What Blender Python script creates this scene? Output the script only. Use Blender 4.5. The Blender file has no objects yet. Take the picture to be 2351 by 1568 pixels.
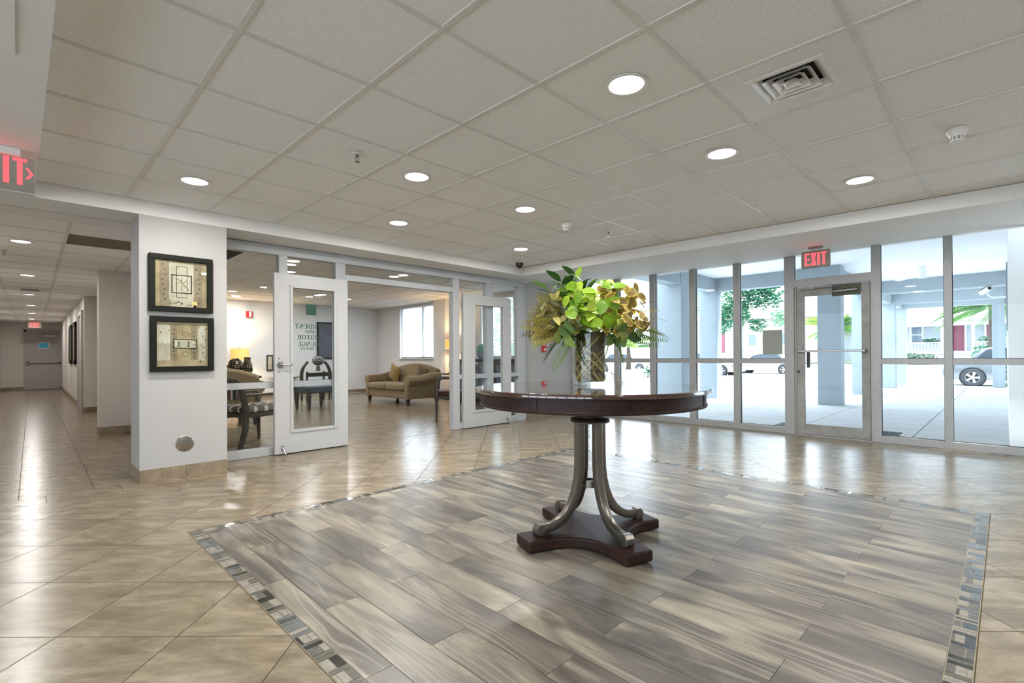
import bpy, bmesh, math, random
from mathutils import Vector, Matrix

random.seed(7)
SC = bpy.context.scene
COL = SC.collection
PI = math.pi
R = math.radians

# ------------------------------------------------------------------ camera
cam = bpy.data.cameras.new('camera')
cam.lens = 36 * 1135.59 / 2351
cam.sensor_width = 36
cam.shift_y = 28.3 / 2351
cam.clip_start = 0.05
cam.clip_end = 400
camo = bpy.data.objects.new('camera', cam)
COL.objects.link(camo)
_y, _p, _r = 0.785749, 0.0044956, -0.0057453
_f = Vector((math.sin(_y) * math.cos(_p), math.cos(_y) * math.cos(_p), math.sin(_p)))
_rt = Vector((math.cos(_y), -math.sin(_y), 0))
_u = _rt.cross(_f)
_rt, _u = _rt * math.cos(_r) + _u * math.sin(_r), _u * math.cos(_r) - _rt * math.sin(_r)
_m = Matrix((_rt, _u, -_f)).transposed().to_4x4()
_m.translation = (0, 0, 1.085)
camo.matrix_world = _m
SC.camera = camo

# ------------------------------------------------------------------ sky, sun, exposure
w = bpy.data.worlds.new('sky')
SC.world = w
w.use_nodes = True
bg = w.node_tree.nodes['Background']
bg.inputs['Color'].default_value = (0.74, 0.86, 1.0, 1)
bg.inputs['Strength'].default_value = 3.8
sun = bpy.data.lights.new('sun', 'SUN')
sun.energy = 4.5
sun.angle = R(6)
sun.color = (1.0, 0.97, 0.92)
suno = bpy.data.objects.new('sun', sun)
COL.objects.link(suno)
suno.rotation_euler = (R(24), R(10), 0)
DOWNLIGHT_W = 12.5
SC.view_settings.view_transform = 'Standard'
SC.view_settings.look = 'None'
SC.view_settings.gamma = 1.0
SC.view_settings.use_curve_mapping = False
SC.view_settings.exposure = 1.02
SC.cycles.max_bounces = 8
SC.cycles.diffuse_bounces = 4
SC.cycles.use_adaptive_sampling = True
SC.cycles.adaptive_threshold = 0.02
SC.cycles.glossy_bounces = 4
SC.cycles.transmission_bounces = 4
SC.cycles.transparent_max_bounces = 16
SC.cycles.sample_clamp_indirect = 6.0
SC.cycles.caustics_reflective = False
SC.cycles.caustics_refractive = False
SC.cycles.use_denoising = True

# ------------------------------------------------------------------ materials
def s2l(c):
    return tuple(((x / 255) / 12.92 if x / 255 <= 0.04045 else ((x / 255 + 0.055) / 1.055) ** 2.4) for x in c)

MATS = {}

class NT:
    """small helper around a node tree"""
    def __init__(self, name):
        self.m = bpy.data.materials.new(name)
        self.m.use_nodes = True
        self.t = self.m.node_tree
        self.b = self.t.nodes['Principled BSDF']
        self.out = self.t.nodes['Material Output']
    def n(self, ty, **kw):
        nd = self.t.nodes.new(ty)
        for k, v in kw.items():
            if k.startswith('i_'):
                key = k[2:]
                key = int(key) if key.isdigit() else key.replace('_', ' ')
                nd.inputs[key].default_value = v
            else:
                setattr(nd, k, v)
        return nd
    def l(self, a, b):
        self.t.links.new(a, b)
    def math(self, op, a, b=None, c=None):
        nd = self.t.nodes.new('ShaderNodeMath')
        nd.operation = op
        for i, x in enumerate((a, b, c)):
            if x is None:
                continue
            if isinstance(x, (int, float)):
                nd.inputs[i].default_value = x
            else:
                self.l(x, nd.inputs[i])
        return nd.outputs[0]
    def ramp(self, fac, stops, interp='LINEAR'):
        nd = self.t.nodes.new('ShaderNodeValToRGB')
        cr = nd.color_ramp
        cr.interpolation = interp
        while len(cr.elements) < len(stops):
            cr.elements.new(0.5)
        for e, (p, c) in zip(cr.elements, stops):
            e.position = p
            e.color = (*c, 1)
        self.l(fac, nd.inputs[0])
        return nd.outputs[0]
    def mix(self, fac, a, b, mode='MIX'):
        nd = self.t.nodes.new('ShaderNodeMix')
        nd.data_type = 'RGBA'
        nd.blend_type = mode
        for sock, x in ((nd.inputs['Factor'], fac), (nd.inputs['A'], a), (nd.inputs['B'], b)):
            if isinstance(x, (int, float)):
                sock.default_value = x
            elif isinstance(x, tuple):
                sock.default_value = (*x, 1) if len(x) == 3 else x
            else:
                self.l(x, sock)
        return nd.outputs['Result']
    def pos(self, rnd=0.0, scale=(1, 1, 1), rot=(0, 0, 0), obj=False):
        """world position (or object) coordinates, with a per-object random offset"""
        if obj:
            v = self.n('ShaderNodeTexCoord').outputs['Object']
        else:
            v = self.n('ShaderNodeNewGeometry').outputs['Position']
        mp = self.n('ShaderNodeMapping')
        mp.inputs['Scale'].default_value = scale
        mp.inputs['Rotation'].default_value = rot
        self.l(v, mp.inputs['Vector'])
        v = mp.outputs[0]
        if rnd:
            oi = self.n('ShaderNodeObjectInfo')
            k = self.math('MULTIPLY', oi.outputs['Random'], rnd)
            cb = self.n('ShaderNodeCombineXYZ')
            self.l(k, cb.inputs[0]); self.l(k, cb.inputs[1]); self.l(k, cb.inputs[2])
            ad = self.n('ShaderNodeVectorMath', operation='ADD')
            self.l(v, ad.inputs[0]); self.l(cb.outputs[0], ad.inputs[1])
            v = ad.outputs[0]
        return v
    def noise(self, vec, scale, detail=4, dist=0.0, rough=0.55):
        nd = self.n('ShaderNodeTexNoise')
        nd.inputs['Scale'].default_value = scale
        nd.inputs['Detail'].default_value = detail
        nd.inputs['Distortion'].default_value = dist
        nd.inputs['Roughness'].default_value = rough
        self.l(vec, nd.inputs['Vector'])
        return nd.outputs['Fac']
    def bump(self, h, strength=0.2, dist=0.01):
        nd = self.n('ShaderNodeBump')
        nd.inputs['Strength'].default_value = strength
        nd.inputs['Distance'].default_value = dist
        self.l(h, nd.inputs['Height'])
        self.l(nd.outputs[0], self.b.inputs['Normal'])
    def col(self, x):
        if isinstance(x, tuple):
            self.b.inputs['Base Color'].default_value = (*x, 1)
        else:
            self.l(x, self.b.inputs['Base Color'])
    def rough(self, x):
        if isinstance(x, (int, float)):
            self.b.inputs['Roughness'].default_value = x
        else:
            self.l(x, self.b.inputs['Roughness'])

def mat(name, rgb, rough=0.5, metal=0.0, var=0.08, scale=8.0, bump=0.0, bscale=60.0, spec=0.5,
        coat=0.0, rnd=0.0, emit=None, estr=0.0, lin=False):
    """painted / plastic / metal surface: one colour with a little cloudy variation and optional fine relief"""
    if name in MATS:
        return MATS[name]
    c = rgb if lin else s2l(rgb)
    t = NT(name)
    p = t.pos(rnd)
    if var:
        f = t.noise(p, scale, 3)
        dark = tuple(x * (1 - var) for x in c)
        lite = tuple(min(1, x * (1 + var)) for x in c)
        t.col(t.ramp(f, [(0.3, dark), (0.7, lite)]))
    else:
        t.col(c)
    t.rough(rough)
    t.b.inputs['Metallic'].default_value = metal
    t.b.inputs['Specular IOR Level'].default_value = spec
    t.b.inputs['Coat Weight'].default_value = coat
    t.b.inputs['Coat Roughness'].default_value = 0.06
    if bump:
        t.bump(t.noise(p, bscale, 3), bump, 0.004)
    if emit:
        t.b.inputs['Emission Color'].default_value = (*s2l(emit), 1)
        t.b.inputs['Emission Strength'].default_value = estr
    MATS[name] = t.m
    return t.m

def glass(name, tint=(0.96, 0.98, 0.98), base=0.045, rough=0.0):
    """thin sheet glass: clear pass-through plus a facing-dependent mirror film"""
    t = NT(name)
    t.t.nodes.remove(t.b)
    tr = t.n('ShaderNodeBsdfTransparent'); tr.inputs[0].default_value = (*tint, 1)
    gl = t.n('ShaderNodeBsdfGlossy'); gl.inputs['Roughness'].default_value = rough
    lw = t.n('ShaderNodeLayerWeight'); lw.inputs['Blend'].default_value = 0.12
    f = t.math('ADD', t.math('MULTIPLY', lw.outputs['Facing'], 0.12), base)
    mx = t.n('ShaderNodeMixShader')
    t.l(f, mx.inputs[0]); t.l(tr.outputs[0], mx.inputs[1]); t.l(gl.outputs[0], mx.inputs[2])
    t.l(mx.outputs[0], t.out.inputs[0])
    MATS[name] = t.m
    return t.m

# floor stone tile
def m_tile(name, a, b, c, rough=0.2):
    t = NT(name)
    p = t.pos(37.0)
    p2 = t.pos(53.0, scale=(1.0, 1.0, 1.0), rot=(0, 0, R(45)))
    sx = t.n('ShaderNodeMapping'); sx.inputs['Scale'].default_value = (1.0, 2.6, 1.0); t.l(p2, sx.inputs[0])
    f = t.noise(sx.outputs[0], 3.6, 8, 0.5, 0.66)
    base = t.ramp(f, [(0.34, a), (0.5, b), (0.66, c)])
    f2 = t.noise(sx.outputs[0], 9, 8, 1.0, 0.72)
    base = t.mix(t.ramp(f2, [(0.55, (0, 0, 0)), (0.8, (0.5,) * 3)]), base, tuple(x * 0.6 for x in a))
    oi = t.n('ShaderNodeObjectInfo')
    k = t.math('MULTIPLY_ADD', oi.outputs['Random'], 0.14, 0.93)
    cb = t.n('ShaderNodeCombineXYZ'); [t.l(k, cb.inputs[i]) for i in range(3)]
    t.col(t.mix(1.0, base, cb.outputs[0], 'MULTIPLY'))
    t.rough(rough)
    t.bump(f, 0.03, 0.003)
    MATS[name] = t.m
    return t.m
m_tile('stone_tile', s2l((104, 91, 73)), s2l((126, 113, 92)), s2l((147, 134, 113)), 0.24)
m_tile('stone_base', s2l((120, 104, 84)), s2l((140, 124, 102)), s2l((158, 142, 118)), 0.4)
mat('grout', (84, 70, 50), 0.85, var=0.1, scale=30)

# grey oak plank
def m_plank():
    t = NT('grey_oak')
    p = t.pos(91.0)
    def mp(sx, sy):
        nd = t.n('ShaderNodeMapping'); nd.inputs['Scale'].default_value = (sx, sy, 1); t.l(p, nd.inputs[0]); return nd.outputs[0]
    f = t.noise(mp(5.5, 1.25), 1.0, 6, 1.3, 0.55)
    g = t.noise(mp(46, 2.6), 1.0, 4, 0.6, 0.55)
    wv = t.n('ShaderNodeTexWave', wave_type='BANDS', bands_direction='X')
    wv.inputs['Scale'].default_value = 1.1
    wv.inputs['Distortion'].default_value = 26.0
    wv.inputs['Detail'].default_value = 2.5
    wv.inputs['Detail Scale'].default_value = 0.42
    t.l(mp(9, 1.5), wv.inputs['Vector'])
    base = t.ramp(f, [(0.3, s2l((66, 60, 54))), (0.46, s2l((94, 87, 78))), (0.55, s2l((120, 111, 98))), (0.68, s2l((150, 140, 122)))])
    base = t.mix(t.ramp(g, [(0.48, (0, 0, 0)), (0.8, (0.5,) * 3)]), base, s2l((92, 86, 80)))
    msk = t.noise(mp(4.0, 0.8), 1.0, 2)
    line = t.ramp(wv.outputs['Fac'], [(0.8, (0, 0, 0)), (0.9, (1,) * 3)])
    ring = t.math('MULTIPLY', line, t.ramp(msk, [(0.52, (0, 0, 0)), (0.64, (0.42,) * 3)]))
    base = t.mix(ring, base, s2l((158, 149, 133)))
    oi = t.n('ShaderNodeObjectInfo')
    k = t.math('MULTIPLY_ADD', oi.outputs['Random'], 0.26, 0.86)
    cb = t.n('ShaderNodeCombineXYZ'); [t.l(k, cb.inputs[i]) for i in range(3)]
    t.col(t.mix(1.0, base, cb.outputs[0], 'MULTIPLY'))
    t.rough(0.34)
    t.bump(g, 0.08, 0.002)
    MATS['grey_oak'] = t.m
m_plank()

# ceiling board: fine pitted white
def m_board():
    t = NT('ceiling_board')
    p = t.pos(11.0)
    f = t.noise(p, 210, 2, 0, 0.7)
    t.col(t.ramp(f, [(0.35, s2l((226, 224, 221))), (0.6, s2l((246, 245, 243)))]))
    t.rough(0.95)
    t.b.inputs['Specular IOR Level'].default_value = 0.1
    t.bump(f, 0.35, 0.002)
    MATS['ceiling_board'] = t.m
m_board()

# dark polished table wood
def m_espresso(name, a, b, rough, coat):
    t = NT(name)
    p = t.pos(5, scale=(3, 26, 26), obj=True)
    f = t.noise(p, 1.0, 5, 0.6)
    t.col(t.ramp(f, [(0.3, a), (0.7, b)]))
    t.rough(rough)
    t.b.inputs['Coat Weight'].default_value = coat
    t.b.inputs['Coat Roughness'].default_value = 0.03
    t.b.inputs['Specular IOR Level'].default_value = 0.5 if coat else 0.22
    MATS[name] = t.m
m_espresso('espresso_wood', s2l((34, 20, 16)), s2l((56, 35, 28)), 0.5, 0.0)
m_espresso('espresso_top', s2l((44, 26, 21)), s2l((72, 46, 37)), 0.12, 1.0)
m_espresso('dark_wood', s2l((34, 26, 22)), s2l((56, 44, 37)), 0.35, 0.2)
m_espresso('ash_wood', s2l((62, 56, 48)), s2l((92, 84, 74)), 0.45, 0.0)

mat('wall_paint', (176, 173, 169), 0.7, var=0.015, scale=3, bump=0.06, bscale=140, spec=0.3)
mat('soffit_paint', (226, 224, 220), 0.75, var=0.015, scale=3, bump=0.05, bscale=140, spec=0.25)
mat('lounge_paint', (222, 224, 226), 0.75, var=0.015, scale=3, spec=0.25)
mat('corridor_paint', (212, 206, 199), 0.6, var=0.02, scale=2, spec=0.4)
mat('grid_metal', (216, 213, 207), 0.45, var=0.02, spec=0.4)
mat('white_enamel', (226, 224, 220), 0.35, var=0.02)
mat('frame_paint', (172, 173, 174), 0.42, var=0.03)
mat('door_paint', (178, 177, 175), 0.4, var=0.015)
mat('aluminium', (164, 163, 160), 0.38, metal=0.2, var=0.05, scale=18)
mat('worn_aluminium', (148, 146, 141), 0.5, metal=0.2, var=0.22, scale=7)
mat('gasket', (24, 27, 30), 0.6, var=0.0)
mat('chrome', (200, 200, 198), 0.12, metal=1.0, var=0.0)
mat('steel', (150, 148, 145), 0.3, metal=1.0, var=0.05, scale=20)
mat('swirl_steel', (170, 166, 160), 0.22, metal=1.0, var=0.25, scale=14)
mat('nickel', (126, 120, 111), 0.34, metal=0.85, var=0.06, scale=12)
mat('black_plastic', (22, 22, 22), 0.35, var=0.0)
mat('black_frame', (20, 21, 14), 0.6, var=0.1, spec=0.2)
mat('dark_void', (38, 34, 30), 0.9, var=0.0)
mat('recess_shade', (118, 106, 88), 0.9, var=0.05)  # brown tone for the painted shade of the missing corridor board
mat('bronze_plate', (74, 74, 62), 0.45, metal=0.6, var=0.1)
mat('sign_body', (150, 142, 132), 0.5, var=0.03)
mat('red_light', (255, 60, 66), 0.5, var=0.0, emit=(255, 66, 72), estr=1.3)
mat('lamp_lens', (255, 253, 248), 0.4, var=0.0, emit=(255, 252, 244), estr=9.0)
mat('warm_shade', (226, 190, 118), 0.8, var=0.06, scale=40, emit=(255, 196, 104), estr=0.35)
mat('green_vinyl', (0, 68, 46), 0.5, var=0.03)
mat('red_plastic', (186, 44, 34), 0.4, var=0.03)
mat('paper_grey', (176, 174, 166), 0.8, var=0.04, scale=20)
glass('clear_glass', base=0.008)
glass('lounge_glass', (0.95, 0.965, 0.965), 0.012)
glass('vase_glass', (0.96, 0.97, 0.95), 0.03)
glass('acrylic', (0.88, 0.9, 0.9), 0.06)

# fabric
def m_fabric(name, rgb, scale=260, bump=0.3, var=0.12):
    t = NT(name)
    c = s2l(rgb)
    p = t.pos(0, obj=True)
    f = t.noise(p, scale, 2, 0, 0.7)
    f2 = t.noise(p, 5, 3)
    base = t.ramp(f, [(0.3, tuple(x * (1 - var) for x in c)), (0.7, tuple(min(1, x * (1 + var)) for x in c))])
    t.col(t.mix(0.25, base, t.ramp(f2, [(0.3, tuple(x * 0.8 for x in c)), (0.7, c)])))
    t.rough(0.95)
    t.b.inputs['Sheen Weight'].default_value = 0.25
    t.bump(f, bump, 0.003)
    MATS[name] = t.m
m_fabric('sofa_fabric', (128, 110, 80))
m_fabric('pillow_gold', (142, 118, 66))
m_fabric('pillow_brown', (96, 76, 52))
m_fabric('brown_seat', (74, 42, 30))
m_fabric('blue_seat', (50, 60, 72))

def m_chevron():
    t = NT('chevron_fabric')
    v = t.n('ShaderNodeTexCoord').outputs['Object']
    sp = t.n('ShaderNodeSeparateXYZ'); t.l(v, sp.inputs[0])
    u = t.math('MULTIPLY', sp.outputs[1], 7.0)
    tri = t.math('ABSOLUTE', t.math('SUBTRACT', t.math('FRACT', u), 0.5))
    q = t.math('FRACT', t.math('ADD', t.math('MULTIPLY', sp.outputs[0], 3.1), t.math('MULTIPLY', tri, 0.42)))
    t.col(t.ramp(q, [(0.0, s2l((214, 208, 196))), (0.16, s2l((92, 84, 76))), (0.34, s2l((96, 46, 44))), (0.5, s2l((206, 200, 188))),
                     (0.62, s2l((40, 52, 44))), (0.8, s2l((120, 112, 102)))], 'CONSTANT'))
    t.rough(0.9)
    MATS['chevron_fabric'] = t.m
m_chevron()

def m_checks(name, a, b, scale):
    t = NT(name)
    v = t.n('ShaderNodeTexCoord').outputs['Object']
    sp = t.n('ShaderNodeSeparateXYZ'); t.l(v, sp.inputs[0])
    ang = t.math('ARCTAN2', sp.outputs[1], sp.outputs[0])
    cb = t.n('ShaderNodeCombineXYZ')
    t.l(t.math('MULTIPLY', ang, 2.6), cb.inputs[0]); t.l(t.math('MULTIPLY', sp.outputs[2], scale), cb.inputs[1])
    ck = t.n('ShaderNodeTexVoronoi'); ck.inputs['Scale'].default_value = 1.0; ck.inputs['Randomness'].default_value = 0.35
    t.l(cb.outputs[0], ck.inputs['Vector'])
    t.col(t.ramp(ck.outputs['Distance'], [(0.0, a), (0.3, a), (0.34, b)], 'CONSTANT'))
    t.rough(0.25)
    MATS[name] = t.m
m_checks('vase_gold_check', s2l((150, 128, 78)), s2l((26, 28, 24)), 26)
m_checks('mosaic_glass', s2l((170, 172, 172)), s2l((52, 54, 58)), 40)

# aged-paper print
def m_print(name, a, b):
    t = NT(name)
    p = t.pos(0)
    f = t.noise(p, 7, 5, 0.5)
    g = t.noise(p, 40, 4, 1.0)
    base = t.ramp(f, [(0.35, a), (0.65, b)])
    t.col(t.mix(t.ramp(g, [(0.62, (0, 0, 0)), (0.74, (0.5,) * 3)]), base, tuple(x * 0.35 for x in a)))
    t.rough(0.3)
    t.b.inputs['Coat Weight'].default_value = 0.4
    MATS[name] = t.m
m_print('print_tan', s2l((150, 134, 100)), s2l((184, 168, 132)))
m_print('print_pale', s2l((176, 168, 150)), s2l((204, 198, 182)))
m_print('print_brown', s2l((128, 112, 90)), s2l((156, 140, 116)))
mat('print_ink', (46, 40, 28), 0.5, var=0.1)
mat('print_blue', (84, 84, 100), 0.5, var=0.25, scale=5)

# leaves
def m_leaf(name, stops, rough=0.35, trans=0.0):
    t = NT(name)
    oi = t.n('ShaderNodeObjectInfo')
    p = t.pos(20)
    f = t.math('ADD', t.math('MULTIPLY', oi.outputs['Random'], 0.7), t.math('MULTIPLY', t.noise(p, 30, 3), 0.3))
    t.col(t.ramp(f, stops))
    t.rough(rough)
    if trans:
        tl = t.n('ShaderNodeBsdfTranslucent')
        src = t.b.inputs['Base Color'].links[0].from_socket
        t.l(src, tl.inputs[0])
        mx = t.n('ShaderNodeMixShader'); mx.inputs[0].default_value = trans
        t.l(t.b.outputs[0], mx.inputs[1]); t.l(tl.outputs[0], mx.inputs[2]); t.l(mx.outputs[0], t.out.inputs[0])
    MATS[name] = t.m
    return t
m_leaf('leaf_glossy', [(0.15, s2l((38, 62, 26))), (0.6, s2l((62, 92, 34))), (0.85, s2l((142, 178, 48)))], 0.3, .3)
m_leaf('leaf_lime', [(0.15, s2l((98, 136, 26))), (0.5, s2l((142, 178, 40))), (0.85, s2l((196, 212, 80)))], 0.4, .4)
m_leaf('leaf_yellow', [(0.15, s2l((140, 132, 36))), (0.5, s2l((184, 170, 52))), (0.85, s2l((222, 204, 92)))], 0.45, .4)
m_leaf('leaf_olive', [(0.15, s2l((84, 78, 32))), (0.5, s2l((128, 116, 52))), (0.85, s2l((176, 162, 88)))], 0.6, .3)
m_leaf('leaf_fern', [(0.15, s2l((44, 72, 30))), (0.5, s2l((78, 108, 44))), (0.85, s2l((142, 160, 78)))], 0.5, .3)
m_leaf('leaf_core', [(0.2, s2l((112, 88, 42))), (0.8, s2l((150, 124, 60)))], 0.6, .35)
m_leaf('tree_leaf', [(0.15, s2l((26, 82, 56))), (0.5, s2l((56, 118, 84))), (0.9, s2l((120, 164, 132)))], 0.6, .3)
m_leaf('palm_leaf', [(0.15, s2l((40, 92, 46))), (0.5, s2l((84, 128, 58))), (0.9, s2l((150, 164, 78)))], 0.5, .3)
m_leaf('bush_leaf', [(0.15, s2l((24, 54, 26))), (0.5, s2l((48, 78, 40))), (0.9, s2l((80, 104, 62)))], 0.6)
mat('stem_brown', (92, 78, 44), 0.7, var=0.2, scale=40)
m_leaf('strip_tan', [(0.15, s2l((96, 78, 34))), (0.5, s2l((134, 112, 58))), (0.85, s2l((162, 140, 82)))], 0.5)
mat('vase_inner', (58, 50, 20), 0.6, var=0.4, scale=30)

# mosaic pieces
mat('mosaic_dark', (50, 49, 44), 0.12, var=0.2, scale=40, rnd=9, coat=0.5)
mat('mosaic_grey', (92, 88, 80), 0.25, var=0.2, scale=40, rnd=9)
mat('mosaic_stone', (132, 124, 112), 0.4, var=0.22, scale=45, rnd=9)
mat('mosaic_mirror', (120, 122, 122), 0.18, metal=0.5, var=0.1, scale=40, rnd=9)
mat('mosaic_grout', (150, 138, 116), 0.9, var=0.1)

# outside
mat('stucco', (164, 174, 180), 0.9, var=0.03, scale=3, bump=0.4, bscale=90, spec=0.1)
mat('white_stucco', (246, 247, 248), 0.9, var=0.02, scale=3, spec=0.1)
mat('concrete', (188, 190, 190), 0.85, var=0.06, scale=2.2, bump=0.1, bscale=60, spec=0.15)
mat('asphalt', (190, 190, 188), 0.95, var=0.05, scale=5)
mat('lawn', (84, 98, 66), 0.95, var=0.15, scale=9)
mat('siding', (168, 176, 182), 0.8, var=0.02)
mat('roof_shingle', (150, 140, 138), 0.9, var=0.12, scale=20)
mat('red_door', (128, 58, 78), 0.6, var=0.05)
mat('trim_white', (205, 208, 210), 0.7, var=0.0)
mat('window_dark', (96, 112, 126), 0.2, var=0.1, scale=3)
mat('stone_wall', (168, 162, 154), 0.9, var=0.15, scale=16)
mat('car_white', (205, 208, 210), 0.2, var=0.0, coat=1.0)
mat('car_silver', (122, 128, 134), 0.25, metal=0.5, var=0.0, coat=1.0)
mat('tyre', (50, 54, 60), 0.8, var=0.05)
mat('arch_black', (14, 16, 18), 0.8, var=0.0)
mat('rim_alloy', (170, 172, 174), 0.3, metal=0.3, var=0.0)
mat('car_glass', (46, 56, 64), 0.08, var=0.0)
mat('bark', (70, 58, 50), 0.9, var=0.2, scale=20)
mat('grate_green', (34, 58, 60), 0.6, var=0.1)
mat('indoor_white', (232, 233, 233), 0.6, var=0.0)
mat('blind_slat', (232, 236, 238), 0.5, var=0.0)
mat('corridor_door', (176, 170, 168), 0.5, var=0.02)
mat('blue_window', (36, 120, 140), 0.2, var=0.25, scale=8, emit=(40, 130, 150), estr=0.15)  # faint emission stands in for daylight behind the pane
mat('pot_dark', (44, 42, 40), 0.4, var=0.1)
mat('pot_blue', (96, 106, 120), 0.35, var=0.08)
m_leaf('topiary_leaf', [(0.15, s2l((44, 92, 78))), (0.85, s2l((96, 150, 132)))], 0.6)
mat('cabinet_wood', (70, 58, 50), 0.35, var=0.15, scale=6)

# ------------------------------------------------------------------ mesh helpers
def wloc(o):
    v = Vector((0, 0, 0))
    while o is not None:
        v += o.location
        o = o.parent
    return v

class MB:
    def __init__(self):
        self.v = []
        self.f = []
    def add(self, vs, fs, M=None):
        n = len(self.v)
        for p in vs:
            p = Vector(p)
            self.v.append(M @ p if M else p)
        self.f += [tuple(i + n for i in q) for q in fs]
        return self
    def box(self, x0, x1, y0, y1, z0, z1, M=None):
        return self.add([(x0, y0, z0), (x1, y0, z0), (x1, y1, z0), (x0, y1, z0), (x0, y0, z1), (x1, y0, z1), (x1, y1, z1), (x0, y1, z1)],
                        [(0, 3, 2, 1), (4, 5, 6, 7), (0, 1, 5, 4), (1, 2, 6, 5), (2, 3, 7, 6), (3, 0, 4, 7)], M)
    def prism(self, poly, z0, z1, M=None, bottom=True):
        n = len(poly)
        vs = [(x, y, z0) for x, y in poly] + [(x, y, z1) for x, y in poly]
        fs = [tuple(range(n, 2 * n))] + [(i, (i + 1) % n, n + (i + 1) % n, n + i) for i in range(n)]
        if bottom:
            fs.append(tuple(range(n - 1, -1, -1)))
        return self.add(vs, fs, M)
    def lathe(self, prof, n=24, c=(0, 0, 0), M=None, cap=True):
        vs, fs = [], []
        k = len(prof)
        for i in range(n):
            a = 2 * PI * i / n
            for r, z in prof:
                vs.append((c[0] + r * math.cos(a), c[1] + r * math.sin(a), c[2] + z))
        for i in range(n):
            j = (i + 1) % n
            for q in range(k - 1):
                fs.append((i * k + q, j * k + q, j * k + q + 1, i * k + q + 1))
        if cap:
            if prof[0][0] > 1e-6:
                fs.append(tuple(i * k for i in range(n - 1, -1, -1)))
            if prof[-1][0] > 1e-6:
                fs.append(tuple(i * k + k - 1 for i in range(n)))
        return self.add(vs, fs, M)
    def cyl(self, c, r, z0, z1, n=20, M=None):
        return self.lathe([(r, z0), (r, z1)], n, c, M)
    def tube(self, path, r, n=8, rect=None, closed=False, up=(0, 0, 1), M=None):
        """sweep a round (radius r or list) or rectangular (rect=(w,h)) section along a path"""
        P = [Vector(p) for p in path]
        k = len(P)
        vs, fs = [], []
        side0 = None
        for i in range(k):
            if closed:
                d = P[(i + 1) % k] - P[i - 1]
            else:
                d = P[min(i + 1, k - 1)] - P[max(i - 1, 0)]
            d.normalize()
            u = Vector(up)
            s = d.cross(u)
            if s.length < 1e-3:
                s = side0.copy() if side0 is not None else d.cross(Vector((0, 1, 0.01)))
            s.normalize()
            if side0 is not None and s.dot(side0) < 0 and not closed:
                s = -s
            side0 = s
            t = s.cross(d).normalized()
            if rect:
                rw, rh = rect[i] if isinstance(rect, list) else rect
                ring = [s * (rw / 2) + t * (rh / 2), s * (-rw / 2) + t * (rh / 2), s * (-rw / 2) + t * (-rh / 2), s * (rw / 2) + t * (-rh / 2)]
            else:
                rr = r[i] if isinstance(r, (list, tuple)) else r
                ring = [s * (rr * math.cos(2 * PI * q / n)) + t * (rr * math.sin(2 * PI * q / n)) for q in range(n)]
            vs += [P[i] + q for q in ring]
        m = 4 if rect else n
        for i in range(k if closed else k - 1):
            j = (i + 1) % k
            for q in range(m):
                fs.append((i * m + q, i * m + (q + 1) % m, j * m + (q + 1) % m, j * m + q))
        if not closed:
            fs.append(tuple(range(m - 1, -1, -1)))
            fs.append(tuple((k - 1) * m + q for q in range(m)))
        return self.add(vs, fs, M)
    def ball(self, c, r, n=16, k=10, sz=1.0):
        return self.lathe([(max(1e-7, r * math.sin(PI * i / k)), -r * sz * math.cos(PI * i / k)) for i in range(k + 1)], n, c)
    def mesh(self, name, smooth=False, bevel=0.0, seg=2):
        me = bpy.data.meshes.new(name)
        bm = bmesh.new()
        vv = [bm.verts.new(p) for p in self.v]
        for q in self.f:
            try:
                bm.faces.new([vv[i] for i in q])
            except ValueError:
                pass
        bmesh.ops.recalc_face_normals(bm, faces=bm.faces[:])
        if bevel:
            bm.normal_update()
            es = [e for e in bm.edges if len(e.link_faces) == 2 and e.calc_face_angle(0) > 0.5]
            bmesh.ops.bevel(bm, geom=es, offset=bevel, offset_type='OFFSET', segments=seg, profile=0.5, affect='EDGES', clamp_overlap=True)
        if smooth:
            for fc in bm.faces:
                fc.smooth = True
            lim = R(38)
            for e in bm.edges:
                if len(e.link_faces) == 2 and e.calc_face_angle(0) > lim:
                    e.smooth = False
        bm.to_mesh(me)
        bm.free()
        return me
    def build(self, name, m, parent=None, smooth=False, bevel=0.0, seg=2, local=False, kind=None, label=None, cat=None, group=None):
        if parent is not None and not local:
            o = wloc(parent)
            self.v = [p - o for p in self.v]
        me = self.mesh(name, smooth, bevel, seg)
        return link(name, me, m, parent, kind, label, cat, group)

def link(name, me, m, parent=None, kind=None, label=None, cat=None, group=None):
    if m is not None and not me.materials:
        me.materials.append(MATS[m] if isinstance(m, str) else m)
    o = bpy.data.objects.new(name, me)
    COL.objects.link(o)
    if parent is not None:
        o.parent = parent
    tag(o, label, cat, group, kind)
    return o

def tag(o, label=None, cat=None, group=None, kind=None):
    if label: o['label'] = label
    if cat: o['category'] = cat
    if group: o['group'] = group
    if kind: o['kind'] = kind
    return o

def thing(name, label, cat, loc=(0, 0, 0), rz=0.0, group=None, kind=None):
    o = bpy.data.objects.new(name, None)
    o.empty_display_size = 0.1
    COL.objects.link(o)
    o.location = loc
    o.rotation_euler = (0, 0, rz)
    return tag(o, label, cat, group, kind)

def copy_tree(o, parent=None):
    c = o.copy()
    COL.objects.link(c)
    if parent is not None:
        c.parent = parent
    for ch in list(o.children):
        copy_tree(ch, c)
    return c

def bxs(name, m, boxes, parent=None, **kw):
    b = MB()
    for q in boxes:
        b.box(*q)
    return b.build(name, m, parent, **kw)

def struct(name, m, boxes, label=None, cat=None, **kw):
    return bxs(name, m, boxes, None, kind='structure', label=label, cat=cat, **kw)

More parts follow.
